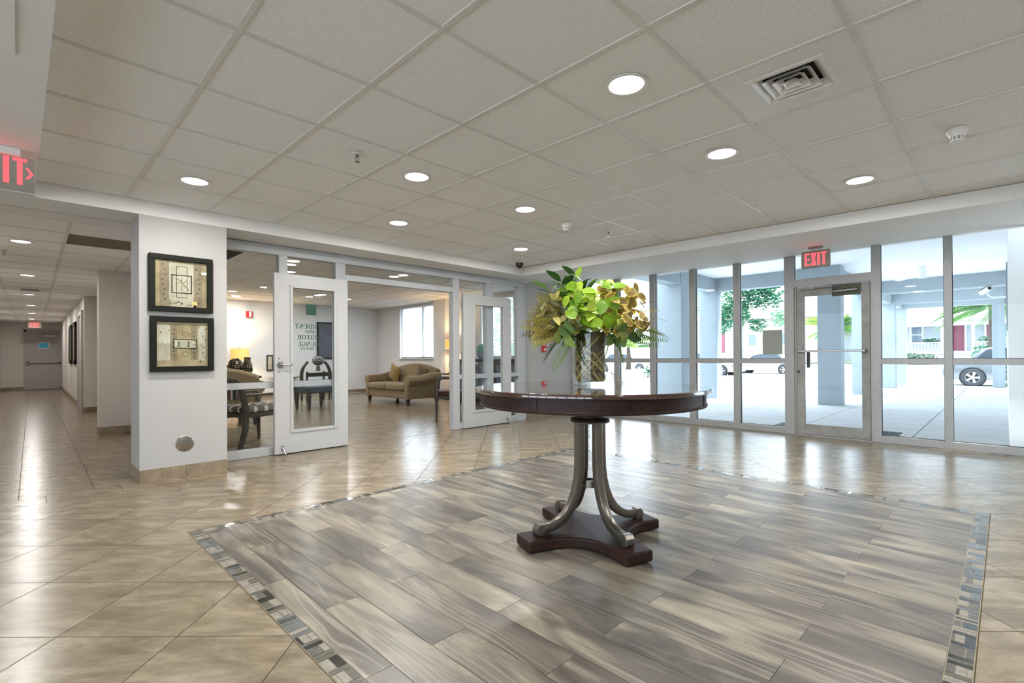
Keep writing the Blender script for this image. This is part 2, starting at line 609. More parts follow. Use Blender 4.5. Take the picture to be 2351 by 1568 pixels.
def clip(poly, n, d):
    """keep the side n.p <= d of a convex polygon"""
    out = []
    for i in range(len(poly)):
        a, b = poly[i], poly[(i + 1) % len(poly)]
        da, db = n[0] * a[0] + n[1] * a[1] - d, n[0] * b[0] + n[1] * b[1] - d
        if da <= 0:
            out.append(a)
        if da * db < 0:
            t = da / (da - db)
            out.append((a[0] + t * (b[0] - a[0]), a[1] + t * (b[1] - a[1])))
    return out

def cliprect(poly, x0, x1, y0, y1):
    for n, d in (((-1, 0), -x0), ((1, 0), x1), ((0, -1), -y0), ((0, 1), y1)):
        poly = clip(poly, n, d)
        if len(poly) < 3:
            return []
    return poly

def area(poly):
    return abs(sum(poly[i][0] * poly[(i + 1) % len(poly)][1] - poly[(i + 1) % len(poly)][0] * poly[i][1] for i in range(len(poly)))) / 2

# ------------------------------------------------------------------ the setting: floor
ZC, ZB = 2.469, 2.345           # tiled ceiling, lower soffit
IX0, IX1, IY0, IY1 = 0.752, 4.64, 0.085, 3.61     # plank inlay, outer edge of its mosaic border
YP, YG, XS = 5.34, 5.82, 7.52   # pillar face, glazed partition, storefront

floor = struct('floor', 'grout', [(-2.6, XS - 0.03, -2.6, 5.76, -0.12, -0.004), (-2.6, 8.2, 5.76, 14.1, -0.12, -0.004), (-1.2, 1.6, 14.1, 24.9, -0.12, -0.004)],
               'beige stone tile floor with a grey plank inlay')
TG = 0.469
TH = 0.006
full_tile = None
def tile_obj(polys, big=True):
    b = MB()
    cx = sum(p[0] for q in polys for p in q) / sum(len(q) for q in polys)
    cy = sum(p[1] for q in polys for p in q) / sum(len(q) for q in polys)
    for q in polys:
        b.prism([(x - cx, y - cy) for x, y in q], -TH, 0, bottom=False)
    o = link('tile', b.mesh('tile'), 'stone_tile', floor)
    o.location = (cx, cy, 0)
    return o

sq2 = 2 ** 0.5
HALL = [(-0.9, IX0 - .004, -0.9, 5.11), (IX1 + .004, 7.31, -0.9, 5.11), (IX0 - .004, IX1 + .004, -0.9, IY0 - .004), (IX0 - .004, IX1 + .004, IY1 + .004, 5.11), (1.46, 7.31, 5.11, 5.74)]
def diag(i, j, g=0.0045):
    h = TG / 2 - g / 2
    uc, vc = -1.31 + (i + 0.5) * TG, 1.933 + (j + 0.5) * TG
    cs = [(uc - h, vc - h), (uc + h, vc - h), (uc + h, vc + h), (uc - h, vc + h)]
    return [((u + v) / sq2, (v - u) / sq2) for u, v in cs]
tm = MB(); h_ = (TG - .0045) / 2
tm.prism([(-h_ * sq2, 0), (0, -h_ * sq2), (h_ * sq2, 0), (0, h_ * sq2)], -TH, 0, bottom=False)
full_me = tm.mesh('tile_full'); full_me.materials.append(MATS['stone_tile'])
lounge_b = MB()
for i in range(-20, 24):
    for j in range(-10, 30):
        q = diag(i, j)
        polys = [c for c in (cliprect(q, *r) for r in HALL) if c and area(c) > 4e-4]
        if polys:
            if abs(sum(area(c) for c in polys) - (TG - .0045) ** 2) < 1e-5:
                o = link('tile', full_me, None, floor)
                o.location = ((q[0][0] + q[2][0]) / 2, (q[0][1] + q[2][1]) / 2, 0)
            else:
                tile_obj(polys)
        c = cliprect(q, 1.45, 8.05, 5.76, 14.05)
        if c and area(c) > 4e-4:
            lounge_b.prism(c, -TH, 0, bottom=False)
lounge_b.build('lounge_tiles', 'stone_tile', floor, kind='stuff')
# straight border rows along the storefront and the pillar line
y = -0.9
while y < 5.7:
    y2 = min(y + .457, 5.74)
    tile_obj([[(7.315, y), (XS - 0.05, y), (XS - 0.05, y2 - .004), (7.315, y2 - .004)]])
    y += .457
x = -0.754
while x < 1.45:
    x2 = min(x + .457, 1.455)
    tile_obj([[(x, 5.115), (x2 - .004, 5.115), (x2 - .004, 5.365), (x, 5.365)]])
    x += .457
# corridor rows (the corridor runs a touch off square)
KS = 0.0148
def cor(x, y, z=0.0):
    return (x + KS * (y - 5.38), y, z)
far_b = MB()
for r in range(0, 42):
    y0 = 5.369 + r * .457
    y1 = y0 + .453
    for xa, xb in ((-1.32, -.9), (-.896, -.448), (-.444, .004), (.008, .455), (.459, .905), (.909, 1.30)):
        if xb < -.72 or (xa > .9 and y0 > 12.9):
            continue
        xa2, xb2 = max(xa, -.70), min(xb, 1.24 if y0 < 9 else 1.04 if y0 < 12.9 else .84)
        if 5.3 < y0 < 5.78 and xb2 > .74:
            xb2 = .74
        if xb2 - xa2 < .02:
            continue
        q = [cor(xa2, y0)[:2], cor(xb2, y0)[:2], cor(xb2, y1)[:2], cor(xa2, y1)[:2]]
        if y0 < 14:
            tile_obj([q])
        else:
            far_b.prism(q, -TH, 0, bottom=False)
far_b.build('far_corridor_tiles', 'stone_tile', floor, kind='stuff')
# tile rest outside the view
bxs('tile_field', 'stone_tile', [(-2.55, -.905, -2.55, 5.11, -TH, 0), (-.9, 7.45, -2.55, -.905, -TH, 0)], floor, kind='stuff')

# planks: two staggered courses, running along Y
W0 = 0.0745
px0, px1, py0, py1 = IX0 + W0, IX1 - W0, IY0 + W0, IY1 - W0
edges = [1.267 + 0.1664 * k for k in range(-6, 24)]
edges = [px0] + [e for e in edges if px0 + .02 < e < px1 - .02] + [px1]
for k in range(len(edges) - 1):
    xa, xb = edges[k], edges[k + 1]
    odd = round((xb - 1.267) / 0.1664) % 2 == 0
    js = [0.565 + .97 * m if odd else 0.12 + .97 * m + 0.0 for m in range(-1, 5)]
    if not odd:
        js = [1.113 + .97 * m for m in range(-2, 4)]
    ys = [py0] + [j for j in js if py0 + .03 < j < py1 - .03] + [py1]
    for m in range(len(ys) - 1):
        b = MB()
        hx, hy = (xb - xa) / 2 - .0008, (ys[m + 1] - ys[m]) / 2 - .0008
        b.box(-hx, hx, -hy, hy, -TH, 0.0008)
        o = b.build('plank', 'grey_oak', floor, local=True, bevel=0.0007, seg=1)
        o.location = ((xa + xb) / 2, (ys[m] + ys[m + 1]) / 2, 0)
bxs('plank_bed', 'dark_void', [(px0, px1, py0, py1, -.0045, -.002)], floor)

# mosaic border: bars across and rows of small chips, with light grout
rm = random.Random(3)
bxs('mosaic_bed', 'mosaic_grout', [(IX0, IX1, IY0, IY0 + W0, -.006, -.0012), (IX0, IX1, IY1 - W0, IY1, -.006, -.0012),
                                   (IX0, IX0 + W0, IY0 + W0, IY1 - W0, -.006, -.0012), (IX1 - W0, IX1, IY0 + W0, IY1 - W0, -.006, -.0012)], floor)
chips = []
def run(L, place):
    s = 0.004
    while s < L - .02:
        # row of chips
        ln = min(rm.uniform(.055, .078), L - s - .003)
        ws = rm.choice(([.033, .031], [.031, .024, .01], [.01, .03, .025], [.033, .033], [.022, .042], [.042, .022]))
        t = .0035
        sc = (W0 - .006 - .003 * (len(ws) - 1)) / sum(ws)
        for wd in ws:
            chips.append((place, s, s + ln, t, t + wd * sc, rm.choice(('mosaic_dark', 'mosaic_grey', 'mosaic_grey', 'mosaic_stone', 'mosaic_stone', 'mosaic_mirror'))))
            t += wd * sc + .003
        s += ln + .003
        for _ in range(rm.choice((1, 2, 2, 3))):
            ln = rm.uniform(.014, .026)
            if s + ln > L - .003:
                break
            chips.append((place, s, s + ln, .0035, W0 - .0035, rm.choice(('mosaic_dark', 'mosaic_dark', 'mosaic_grey', 'mosaic_stone', 'mosaic_mirror'))))
            s += ln + .003
run(IY1 - IY0, lambda s, t: (IX0 + t, IY1 - s))
run(IX1 - IX0 - 2 * W0, lambda s, t: (IX0 + W0 + s, IY1 - t))
run(IX1 - IX0 - 2 * W0, lambda s, t: (IX0 + W0 + s, IY0 + t))
run(IY1 - IY0, lambda s, t: (IX1 - t, IY0 + s))
def chipkey(c):
    a = c[0]((c[1] + c[2]) / 2, (c[3] + c[4]) / 2)
    return (a[0] ** 2 + a[1] ** 2) / ((c[2] - c[1]) * (c[4] - c[3])) ** 0.5 + (50 if a[0] + a[1] < 2.1 else 0)
chips.sort(key=chipkey)
rest = {}
for k, (pl, s0, s1, t0, t1, mm) in enumerate(chips):
    a, b_ = pl(s0, t0), pl(s1, t1)
    x0, x1 = sorted((a[0], b_[0])); y0, y1 = sorted((a[1], b_[1]))
    h = rm.uniform(.0, .0012)
    if k < 300:
        b = MB()
        b.box(-(x1 - x0) / 2, (x1 - x0) / 2, -(y1 - y0) / 2, (y1 - y0) / 2, -.004, h)
        o = b.build('mosaic_chip', mm, floor, local=True)
        o.location = ((x0 + x1) / 2, (y0 + y1) / 2, 0)
    else:
        rest.setdefault(mm, MB()).box(x0, x1, y0, y1, -.004, h)
for mm, b in rest.items():
    b.build('mosaic_rest', mm, floor, kind='stuff')

# ------------------------------------------------------------------ the setting: ceilings
def xsof(y):
    return 5.625 + 0.0285 * (5.34 - y)
CX0 = 0.098
G = 0.6096
def gx(a): return (1.0869 + a) * G
def gy(b): return (7.7517 - b) * G
ceil = struct('ceiling', 'dark_void', [(-2.6, XS, -2.6, 5.9, ZC + .05, ZC + .12)], 'white suspended grid ceiling of square tiles')
VENT = (3, 6)
for a in range(-2, 9):
    for b in range(-1, 17):
        xa, xb, ya, yb = gx(a), gx(a + 1), gy(b + 1), gy(b)
        if xb < CX0 + .02 or ya > YP - .02 or yb < -2.4 or (a, b) == VENT:
            continue
        q = [(max(xa, CX0), ya), (xb, ya), (xb, min(yb, YP)), (max(xa, CX0), min(yb, YP))]
        q = clip(q, (1, 0.0285), 5.625 + 0.0285 * 5.34)
        if len(q) < 3 or area(q) < .002:
            continue
        cx, cy = (xa + xb) / 2, (ya + yb) / 2
        mb = MB(); mb.prism([(x - cx, y - cy) for x, y in q], 0.004, 0.016)
        o = mb.build('ceiling_tile', 'ceiling_board', ceil, local=True)
        o.location = (cx, cy, ZC)
for a in range(-1, 9):
    if gx(a) < CX0 + .01: continue
    bxs('grid_bar', 'grid_metal', [(gx(a) - .012, gx(a) + .012, -2.4, YP, ZC - .002, ZC + .004)], ceil)
for b in range(-1, 17):
    if gy(b) < -2.4: continue
    bxs('grid_bar', 'grid_metal', [(CX0, xsof(gy(b)), gy(b) - .0118, gy(b) + .0118, ZC - .0015, ZC + .004)], ceil)
mb = MB()
mb.add([(xsof(-2.4) - .022, -2.4, ZC - .001), (xsof(-2.4), -2.4, ZC - .001), (xsof(YP), YP, ZC - .001), (xsof(YP) - .022, YP, ZC - .001)], [(0, 1, 2, 3)])
mb.build('wall_angle', 'grid_metal', ceil)
# lower plaster soffits round the raised tile field
mb = MB()
mb.add([(xsof(-2.6), -2.6, ZB), (XS + .05, -2.6, 2.43), (XS + .05, 5.9, 2.43), (xsof(5.9), 5.9, ZB), (xsof(-2.6), -2.6, 2.52), (XS + .05, -2.6, 2.52), (XS + .05, 5.9, 2.52), (xsof(5.9), 5.9, 2.52)],
       [(0, 3, 2, 1), (4, 5, 6, 7), (0, 1, 5, 4), (1, 2, 6, 5), (2, 3, 7, 6), (3, 0, 4, 7)])
mb.build('ceiling_soffit_storefront', 'soffit_paint', kind='structure', label='plain white soffit above the glass storefront')
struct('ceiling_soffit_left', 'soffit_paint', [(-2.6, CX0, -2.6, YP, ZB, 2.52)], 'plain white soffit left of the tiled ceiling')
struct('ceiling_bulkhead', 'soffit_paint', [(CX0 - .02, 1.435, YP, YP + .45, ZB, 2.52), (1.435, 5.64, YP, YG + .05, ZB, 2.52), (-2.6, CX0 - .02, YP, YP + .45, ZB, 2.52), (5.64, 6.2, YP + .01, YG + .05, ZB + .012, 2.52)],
       'white bulkhead above the lounge partition and corridor mouth')
bxs('hatch', 'soffit_paint', [(-.42, -.004, 2.45, 2.88, ZB - .006, ZB)], bpy.data.objects['ceiling_soffit_left'], bevel=.002, label='flush access hatch')

# corridor ceiling
cc = struct('ceiling_corridor', 'dark_void', [(-.8, 2.0, 5.79, 24.9, 2.40, 2.45)], 'grid ceiling of the long corridor')
def corbox(b, x0, x1, y0, y1, z0, z1):
    p = [cor(x0, y0), cor(x1, y0), cor(x1, y1), cor(x0, y1)]
    b.prism([(q[0], q[1]) for q in p], z0, z1)
bars = [-.27, .34, .95]
xs_ = [-.7] + bars + [1.26]
ys_ = [6.07 + .61 * k for k in range(0, 31)]
b = MB(); corbox(b, -.7, 1.26, 5.78, 6.07, ZB, ZB + .03); b.build('plaster_margin', 'soffit_paint', cc)
farb = MB()
for k in range(len(ys_) - 1):
    for m in range(4):
        if m == 2 and k == 1:
            continue
        b = MB() if ys_[k] < 15 else farb
        corbox(b, xs_[m] + .012, xs_[m + 1] - .012, ys_[k] + .01, ys_[k + 1] - .01, ZB + .003, ZB + .012)
        if ys_[k] < 15:
            b.build('ceiling_tile', 'ceiling_board', cc)
farb.build('far_ceiling_tiles', 'ceiling_board', cc, kind='stuff')
for xb in bars:
    b = MB(); corbox(b, xb - .012, xb + .012, 6.07, 24.5, ZB - .002, ZB + .003); b.build('grid_bar', 'grid_metal', cc)
for yy in ys_:
    b = MB(); corbox(b, -.7, 1.26, yy - .01, yy + .01, ZB - .001, ZB + .003); b.build('grid_bar', 'grid_metal', cc)
# one board is missing: a dark sheet paints in the shade of its recess
b = MB(); corbox(b, .355, .94, 6.69, 7.28, ZB + .01, ZB + .02); b.build('recess_sheet', 'recess_shade', cc)

# lounge ceiling
ZL = 2.58
lc = struct('ceiling_lounge', 'dark_void', [(1.4, 8.2, 5.87, 14.2, ZL + .03, ZL + .1)], 'grid ceiling inside the lounge')
lb = MB()
for a in range(0, 13):
    for b in range(-16, -1):
        xa, xb, ya, yb = max(gx(a), 1.45), min(gx(a + 1), 8.1), max(gy(b + 1), 5.9), min(gy(b), 14.07)
        if xb - xa < .05 or yb - ya < .05: continue
        lb.box(xa + .012, xb - .012, ya + .012, yb - .012, ZL + .003, ZL + .012)
lb.build('lounge_ceiling_tiles', 'ceiling_board', lc, kind='stuff')
for a in range(1, 12):
    bxs('grid_bar', 'grid_metal', [(gx(a) - .012, gx(a) + .012, 5.9, 14.07, ZL - .002, ZL + .004)], lc)
for b in range(-15, -2):
    if 5.95 < gy(b) < 14:
        bxs('grid_bar', 'grid_metal', [(1.45, 8.1, gy(b) - .012, gy(b) + .012, ZL - .0015, ZL + .004)], lc)
bxs('upstand', 'soffit_paint', [(1.40, 6.2, 5.80, 5.92, 2.33, 2.66)], lc)

# ------------------------------------------------------------------ the setting: walls
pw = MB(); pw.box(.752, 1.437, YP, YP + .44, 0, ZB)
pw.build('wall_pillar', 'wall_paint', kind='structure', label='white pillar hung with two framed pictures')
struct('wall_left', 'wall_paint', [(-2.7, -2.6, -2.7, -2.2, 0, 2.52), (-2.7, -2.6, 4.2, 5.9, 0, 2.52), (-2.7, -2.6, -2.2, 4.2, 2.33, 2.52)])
struct('wall_rear', 'wall_paint', [(-2.7, 7.6, -2.7, -2.6, 0, 2.52)])
struct('wall_corridor_mouth', 'wall_paint', [(-2.6, -.7, YP, YP + .4, 0, 2.36)])
struct('wall_lounge_left', 'corridor_paint', [(1.27, 1.43, YP + .44, 9.2, 0, 2.66), (1.27, 1.43, 9.2, 14.1, 0, 2.66)])
struct('wall_end', 'wall_paint', [(6.1, XS + .06, 5.86, 5.98, 0, 2.45)], 'short white wall between the lounge partition and the storefront')
struct('wall_lounge_back', 'lounge_paint', [(1.3, 8.2, 14.07, 14.2, 0, 2.66)])
# lounge window wall with two openings, and its pilaster
WY = [(10.95, 12.83), (7.0, 9.15)]
struct('wall_lounge_window', 'lounge_paint', [(8.1, 8.25, 5.98, WY[1][0], 0, 2.66), (8.1, 8.25, WY[1][1], WY[0][0], 0, 2.66), (8.1, 8.25, WY[0][1], 14.1, 0, 2.66),
       (8.1, 8.25, WY[0][0], WY[0][1], 0, 1.04), (8.1, 8.25, WY[0][0], WY[0][1], 2.54, 2.66), (8.1, 8.25, WY[1][0], WY[1][1], 0, 1.06), (8.1, 8.25, WY[1][0], WY[1][1], 2.5, 2.66),
       (7.86, 8.1, 10.3, 10.82, 0, 2.62)])
b = MB(); corbox(b, .84, 1.2, 13.1, 24.6, 0, 2.40)
b.build('wall_corridor_right', 'corridor_paint', kind='structure')
b = MB(); corbox(b, .77, 1.27, 9.12, 9.45, 0, 2.40)
b.build('wall_corridor_pier', 'corridor_paint', kind='structure', label='second white pier along the corridor')
b = MB(); corbox(b, 1.05, 1.2, 9.45, 13.1, 0, 2.40); b.build('wall_corridor_recess', 'corridor_paint', kind='structure')
b = MB(); corbox(b, -.82, -.68, YP + .4, 24.6, 0, 2.40); b.build('wall_corridor_left', 'corridor_paint', kind='structure')
b = MB(); corbox(b, -.82, 1.2, 24.2, 24.35, 0, 2.40); b.build('wall_corridor_end', 'corridor_paint', kind='structure', label='far end wall of the corridor')

# tile baseboards, piece by piece
def baseboard(name, segs):
    root = None
    for (xa, ya, xb, yb, nx, ny, hh) in segs:
        L = math.hypot(xb - xa, yb - ya)
        n = max(1, round(L / .31))
        for k in range(n):
            p0 = (xa + (xb - xa) * k / n, ya + (yb - ya) * k / n); p1 = (xa + (xb - xa) * (k + 1) / n, ya + (yb - ya) * (k + 1) / n)
            ex, ey = (xb - xa) / L * .0015, (yb - ya) / L * .0015
            q = [(p0[0] + ex, p0[1] + ey), (p1[0] - ex, p1[1] - ey), (p1[0] - ex + nx * .011, p1[1] - ey + ny * .011), (p0[0] + ex + nx * .011, p0[1] + ey + ny * .011)]
            b = MB(); b.prism(q, 0, hh)
            o = b.build(name if root is None else 'base_tile', 'stone_base', root, kind='structure' if root is None else None)
            if root is None: root = o
    return root
baseboard('baseboard_pillar', [(.752, YP, 1.437, YP, 0, -1, .105), (.752, YP + .44, .752, YP, -1, 0, .105)])
baseboard('baseboard_pier', [(*cor(.77, 9.12)[:2], *cor(1.27, 9.12)[:2], 0, -1, .105), (*cor(.77, 9.45)[:2], *cor(.77, 9.12)[:2], -1, 0, .105)])
baseboard('baseboard_corridor', [(*cor(.84, 13.1)[:2], *cor(1.05, 13.1)[:2], 0, -1, .105), (*cor(.84, 13.1)[:2], *cor(.84, 24.2)[:2], -1, 0, .105), (*cor(-.68, 24.2)[:2], *cor(-.12, 24.2)[:2], 0, -1, .105)])
baseboard('baseboard_lounge', [(1.5, 14.07, 8.1, 14.07, 0, -1, .1), (8.1, 10.9, 8.1, 14.0, -1, 0, .1)])
baseboard('baseboard_end', [(6.12, 5.86, XS - .05, 5.86, 0, -1, .1)])

# ------------------------------------------------------------------ lounge partition (window_1) and its two open doors
win1 = thing('window_1', 'grey framed glass partition of the lounge', None, (3.75, YG, 0), kind='structure')
FY = (YG - .05, YG + .05)
def wbox(name, m, x0, x1, z0, z1, ys=FY, par=None, bev=.003):
    return bxs(name, m, [(x0, x1, ys[0], ys[1], z0, z1)], par or win1, bevel=bev, seg=1)
wbox('top_rail', 'frame_paint', 1.44, 6.10, 2.235, 2.335)
for xa, xb, z0 in ((1.44, 1.48, 0), (2.08, 2.175, .0), (2.745, 2.87, 0), (4.55, 4.67, 0), (5.225, 5.36, 0), (5.93, 6.10, 0)):
    wbox('mullion', 'frame_paint', xa, xb, z0, 2.235)
wbox('door_head', 'frame_paint', 2.87, 4.55, 2.03, 2.105)
for xa, xb in ((1.48, 2.08), (2.175, 2.745), (4.67, 5.225), (5.36, 5.93)):
    wbox('mid_rail', 'frame_paint', xa, xb, .745, .812)
    wbox('bottom_rail', 'frame_paint', xa, xb, 0, .088)
    wbox('pane', 'lounge_glass', xa - .01, xb + .01, .80, 2.245, (YG - .003, YG + .003), bev=0)
    wbox('pane', 'lounge_glass', xa - .01, xb + .01, .08, .75, (YG - .003, YG + .003), bev=0)
    wbox('glazing_bead', 'gasket', xa, xb, .812, .815, (YG - .012, YG + .012), bev=0)
wbox('pane', 'lounge_glass', 2.86, 4.56, 2.095, 2.245, (YG - .003, YG + .003), bev=0)

def leaf_door(name, label, x0, x1, y0, y1, gx0, gx1, gz0, gz1, zt=2.022):
    d = thing(name, label, None, ((x0 + x1) / 2, (y0 + y1) / 2, 0), kind='structure')
    b = MB()
    b.box(x0, gx0, y0, y1, .012, zt); b.box(gx1, x1, y0, y1, .012, zt)
    b.box(gx0, gx1, y0, y1, .012, gz0); b.box(gx0, gx1, y0, y1, gz1, zt)
    b.build('door_leaf', 'door_paint', d)
    b = MB()
    for s, yy in ((-1, y0), (1, y1)):
        ya, yb = (yy - .012, yy + .004) if s < 0 else (yy - .004, yy + .012)
        w_ = .028
        b.box(gx0 - w_ * .6, gx0 + w_ * .5, ya, yb, gz0 - w_ * .6, gz1 + w_ * .6); b.box(gx1 - w_ * .5, gx1 + w_ * .6, ya, yb, gz0 - w_ * .6, gz1 + w_ * .6)
        b.box(gx0 + w_ * .5, gx1 - w_ * .5, ya, yb, gz0 - w_ * .6, gz0 + w_ * .5); b.box(gx0 + w_ * .5, gx1 - w_ * .5, ya, yb, gz1 - w_ * .5, gz1 + w_ * .6)
    b.build('moulding', 'door_paint', d, bevel=.003, seg=1)
    ym = (y0 + y1) / 2
    bxs('pane', 'lounge_glass', [(gx0, gx1, ym - .003, ym + .003, gz0, gz1)], d)
    return d
door1 = leaf_door('door_1', 'open white lounge door lettered for residents and visitors', 2.005, 2.862, 5.70, 5.745, 2.19, 2.70, .25, 1.885)
door2 = leaf_door('door_2', 'open white lounge door at the right of the opening', 4.70, 5.70, 5.715, 5.765, 4.905, 5.53, .245, 1.88)
# lever, rose, latch plates
b = MB(); b.lathe([(.001, -.012), (.034, -.012), (.036, 0)], 24, M=Matrix.Translation((2.065, 5.70, 1.0)) @ Matrix.Rotation(R(-90), 4, 'X'))
rose = b.build('handle_rose', 'steel', door1, smooth=True)
b = MB(); b.tube([(2.065, 5.70, 1.0), (2.065, 5.655, 1.0), (2.075, 5.645, 1.002), (2.12, 5.642, 1.004), (2.178, 5.645, 1.002)], [.011, .011, .012, .0105, .009], 10)
b.build('lever', 'chrome', door1, smooth=True)
bxs('latch_plate', 'steel', [(2.0035, 2.006, 5.712, 5.735, .94, 1.06)], door1)
for k, z in ((0, 1.075), (1, .925)):
    b = MB(); b.ball((2.05, 5.699, z), .008, 8, 6); b.build('screw_cap', 'steel', door1, smooth=True)
def kick_stop(d, x, y):
    b = MB(); b.box(x - .014, x + .014, y - .012, y, .05, .105)
    k = b.build('stop_bracket', 'chrome', d, bevel=.004)
    b = MB(); b.tube([(x, y - .014, .085), (x + .012, y - .03, .05), (x + .022, y - .045, .012)], [.007, .007, .010], 8)
    b.build('stop_arm', 'chrome', d, smooth=True)
kick_stop(door1, 2.085, 5.70); kick_stop(door2, 5.60, 5.715)
for z in (.25, 1.05, 1.8):
    b = MB(); b.cyl((4.688, 5.755, 0), .009, z, z + .11, 10); b.build('hinge', 'steel', door2, smooth=True)
    b = MB(); b.cyl((2.874, 5.735, 0), .009, z, z + .11, 10); b.build('hinge', 'steel', door1, smooth=True)

# lettering cut from green vinyl, on the far face of the glass (reads backwards from the hall)
def glyphs():
    def stem(x, w=.17, y0=0, y1=1, sb=True, st=True):
        o = [[(x, y0), (x + w, y0), (x + w, y1), (x, y1)]]
        if sb: o.append([(x - .07, y0), (x + w + .07, y0), (x + w + .07, y0 + .055), (x - .07, y0 + .055)])
        if st: o.append([(x - .07, y1 - .055), (x + w + .07, y1 - .055), (x + w + .07, y1), (x - .07, y1)])
        return o
    def hb(x0, x1, y, w=.065):
        return [[(x0, y), (x1, y), (x1, y + w), (x0, y + w)]]
    def dg(x0, y0, x1, y1, w):
        return [[(x0, y0), (x0 + w, y0), (x1 + w, y1), (x1, y1)]]
    def arc(cx, cy, rx, ry, a0, a1, wx=.17, wy=.065, n=10):
        o = []
        for i in range(n):
            a, b = R(a0 + (a1 - a0) * i / n), R(a0 + (a1 - a0) * (i + 1) / n)
            p = lambda t, k: (cx + (rx - k * wx) * math.cos(t), cy + (ry - k * wy) * math.sin(t))
            o.append([p(a, 0), p(b, 0), p(b, 1), p(a, 1)])
        return o
    g = {}
    g['R'] = (.78, stem(.08) + arc(.3, .74, .36, .26, -90, 90) + hb(.2, .32, .48) + hb(.2, .32, .935) + dg(.62, 0, .34, .5, .17))
    g['E'] = (.72, stem(.08) + hb(.2, .6, 0) + hb(.2, .5, .47) + hb(.2, .58, .935) + [[(.56, 0), (.64, 0), (.66, .24), (.62, .24)], [(.55, .78), (.6, .78), (.6, 1), (.53, 1)]])
    g['S'] = (.62, arc(.31, .74, .26, .26, 20, 270, .16) + arc(.31, .27, .28, .27, 90, -160, .16) + [[(.03, .0), (.07, .0), (.09, .3), (.03, .3)], [(.53, .7), (.57, .7), (.57, 1), (.53, 1)]])
    g['I'] = (.36, stem(.1))
    g['D'] = (.84, stem(.08) + arc(.28, .5, .5, .5, -90, 90) + hb(.2, .3, 0) + hb(.2, .3, .935))
    g['N'] = (.86, stem(.1, .06) + stem(.7, .06, sb=False) + dg(.62, 0, .08, 1, .2))
    g['T'] = (.74, stem(.28, st=False) + hb(.02, .72, .935) + [[(.02, .74), (.06, .74), (.1, 1), (.02, 1)], [(.68, .74), (.72, .74), (.72, 1), (.64, 1)]])
    g['A'] = (.84, dg(.06, 0, .36, 1, .07) + dg(.6, 0, .33, 1, .17) + hb(.2, .62, .3) + hb(0, .22, 0, .05) + hb(.54, .84, 0, .05))
    g['V'] = (.82, dg(.34, 0, .06, 1, .18) + dg(.36, 0, .68, 1, .07) + hb(0, .3, .95, .05) + hb(.58, .82, .95, .05))
    g['O'] = (.86, arc(.43, .5, .4, .51, 0, 360, .17, .065, 22))
    g['L'] = (.68, stem(.08) + hb(.2, .6, 0) + [[(.54, 0), (.62, 0), (.64, .28), (.6, .28)]])
    g['U'] = (.84, stem(.1, .17, .3, 1, sb=False) + stem(.68, .07, .3, 1, sb=False) + arc(.425, .32, .325, .33, 180, 360, .14, .08))
    g['G'] = (.86, arc(.44, .5, .4, .51, 40, 320) + stem(.62, .15, 0, .42, sb=False))
    g['M'] = (1.0, stem(.06, .06) + stem(.78, .17) + dg(.42, 0, .1, 1, .17) + dg(.44, 0, .76, 1, .07))
    g['K'] = (.82, stem(.08) + dg(.22, .42, .58, 1, .08) + dg(.58, 0, .3, .58, .18))
    g[' '] = (.4, [])
    return g
GL = glyphs()
def lettering(name, text, x_right, x_left, z0, z1, y, par, m='green_vinyl'):
    tot = sum(GL[c][0] for c in text) + .07 * (len(text) - 1)
    sx = (x_right - x_left) / tot
    h = z1 - z0
    b = MB(); cur = 0
    for c in text:
        wd, polys = GL[c]
        for q in polys:
            b.add([(x_right - (cur + px) * sx, y, z0 + py * h) for px, py in q] + [(x_right - (cur + px) * sx, y + .0006, z0 + py * h) for px, py in q],
                  [(0, 1, 2, 3), (7, 6, 5, 4), (0, 4, 5, 1), (1, 5, 6, 2), (2, 6, 7, 3), (3, 7, 4, 0)])
        cur += wd + .07
    return b.build(name, m, par)
yt = 5.7265
for t_, xr, xl, z0, z1 in (('RESIDENT', 2.594, 2.238, 1.415, 1.468), ('AND', 2.468, 2.353, 1.364, 1.400), ('VISITOR', 2.562, 2.262, 1.288, 1.341),
                           ('LOUNGE', 2.552, 2.270, 1.212, 1.264), ('NO SMOKING', 2.530, 2.288, 1.172, 1.200)):
    lettering('lettering', t_, xr, xl, z0, z1, yt, door1)
b = MB(); b.box(2.366, 2.484, yt, yt + .0008, 1.575, 1.70); b.build('emblem_square', 'green_vinyl', door1, label='plain green square')

# ------------------------------------------------------------------ storefront (window_2) and entrance door (door_3)
win2 = thing('window_2', 'tall aluminium storefront glazing facing the street', None, (XS, 3.0, 0), kind='structure')
SX = (XS - .05, XS + .05)
def sbox(name, m, y0, y1, z0, z1, xs=SX, par=None, bev=.002):
    return bxs(name, m, [(xs[0], xs[1], y0, y1, z0, z1)], par or win2, bevel=bev, seg=1)
mul = [(5.80, 5.90), (4.82, 4.915), (4.12, 4.215), (3.43, 3.525), (2.76, 2.85), (.43, .50), (-.25, -.18), (-.93, -.86), (-1.6, -1.53), (-2.3, -2.23)]
for a, c in mul:
    sbox('mullion', 'aluminium', a, c, 0, 2.445)
sbox('jamb', 'aluminium', 2.04, 2.16, 0, 2.445); sbox('jamb', 'aluminium', 1.085, 1.178, 0, 2.445)
sbox('jamb_stop', 'aluminium', 2.018, 2.045, 0, 1.995, (XS - .02, XS + .05)); sbox('jamb_stop', 'aluminium', 1.172, 1.192, 0, 1.995, (XS - .02, XS + .05))
sbox('door_head', 'aluminium', 1.178, 2.04, 1.993, 2.10)
sbox('top_rail', 'aluminium', 1.178, 2.04, 2.425, 2.45)
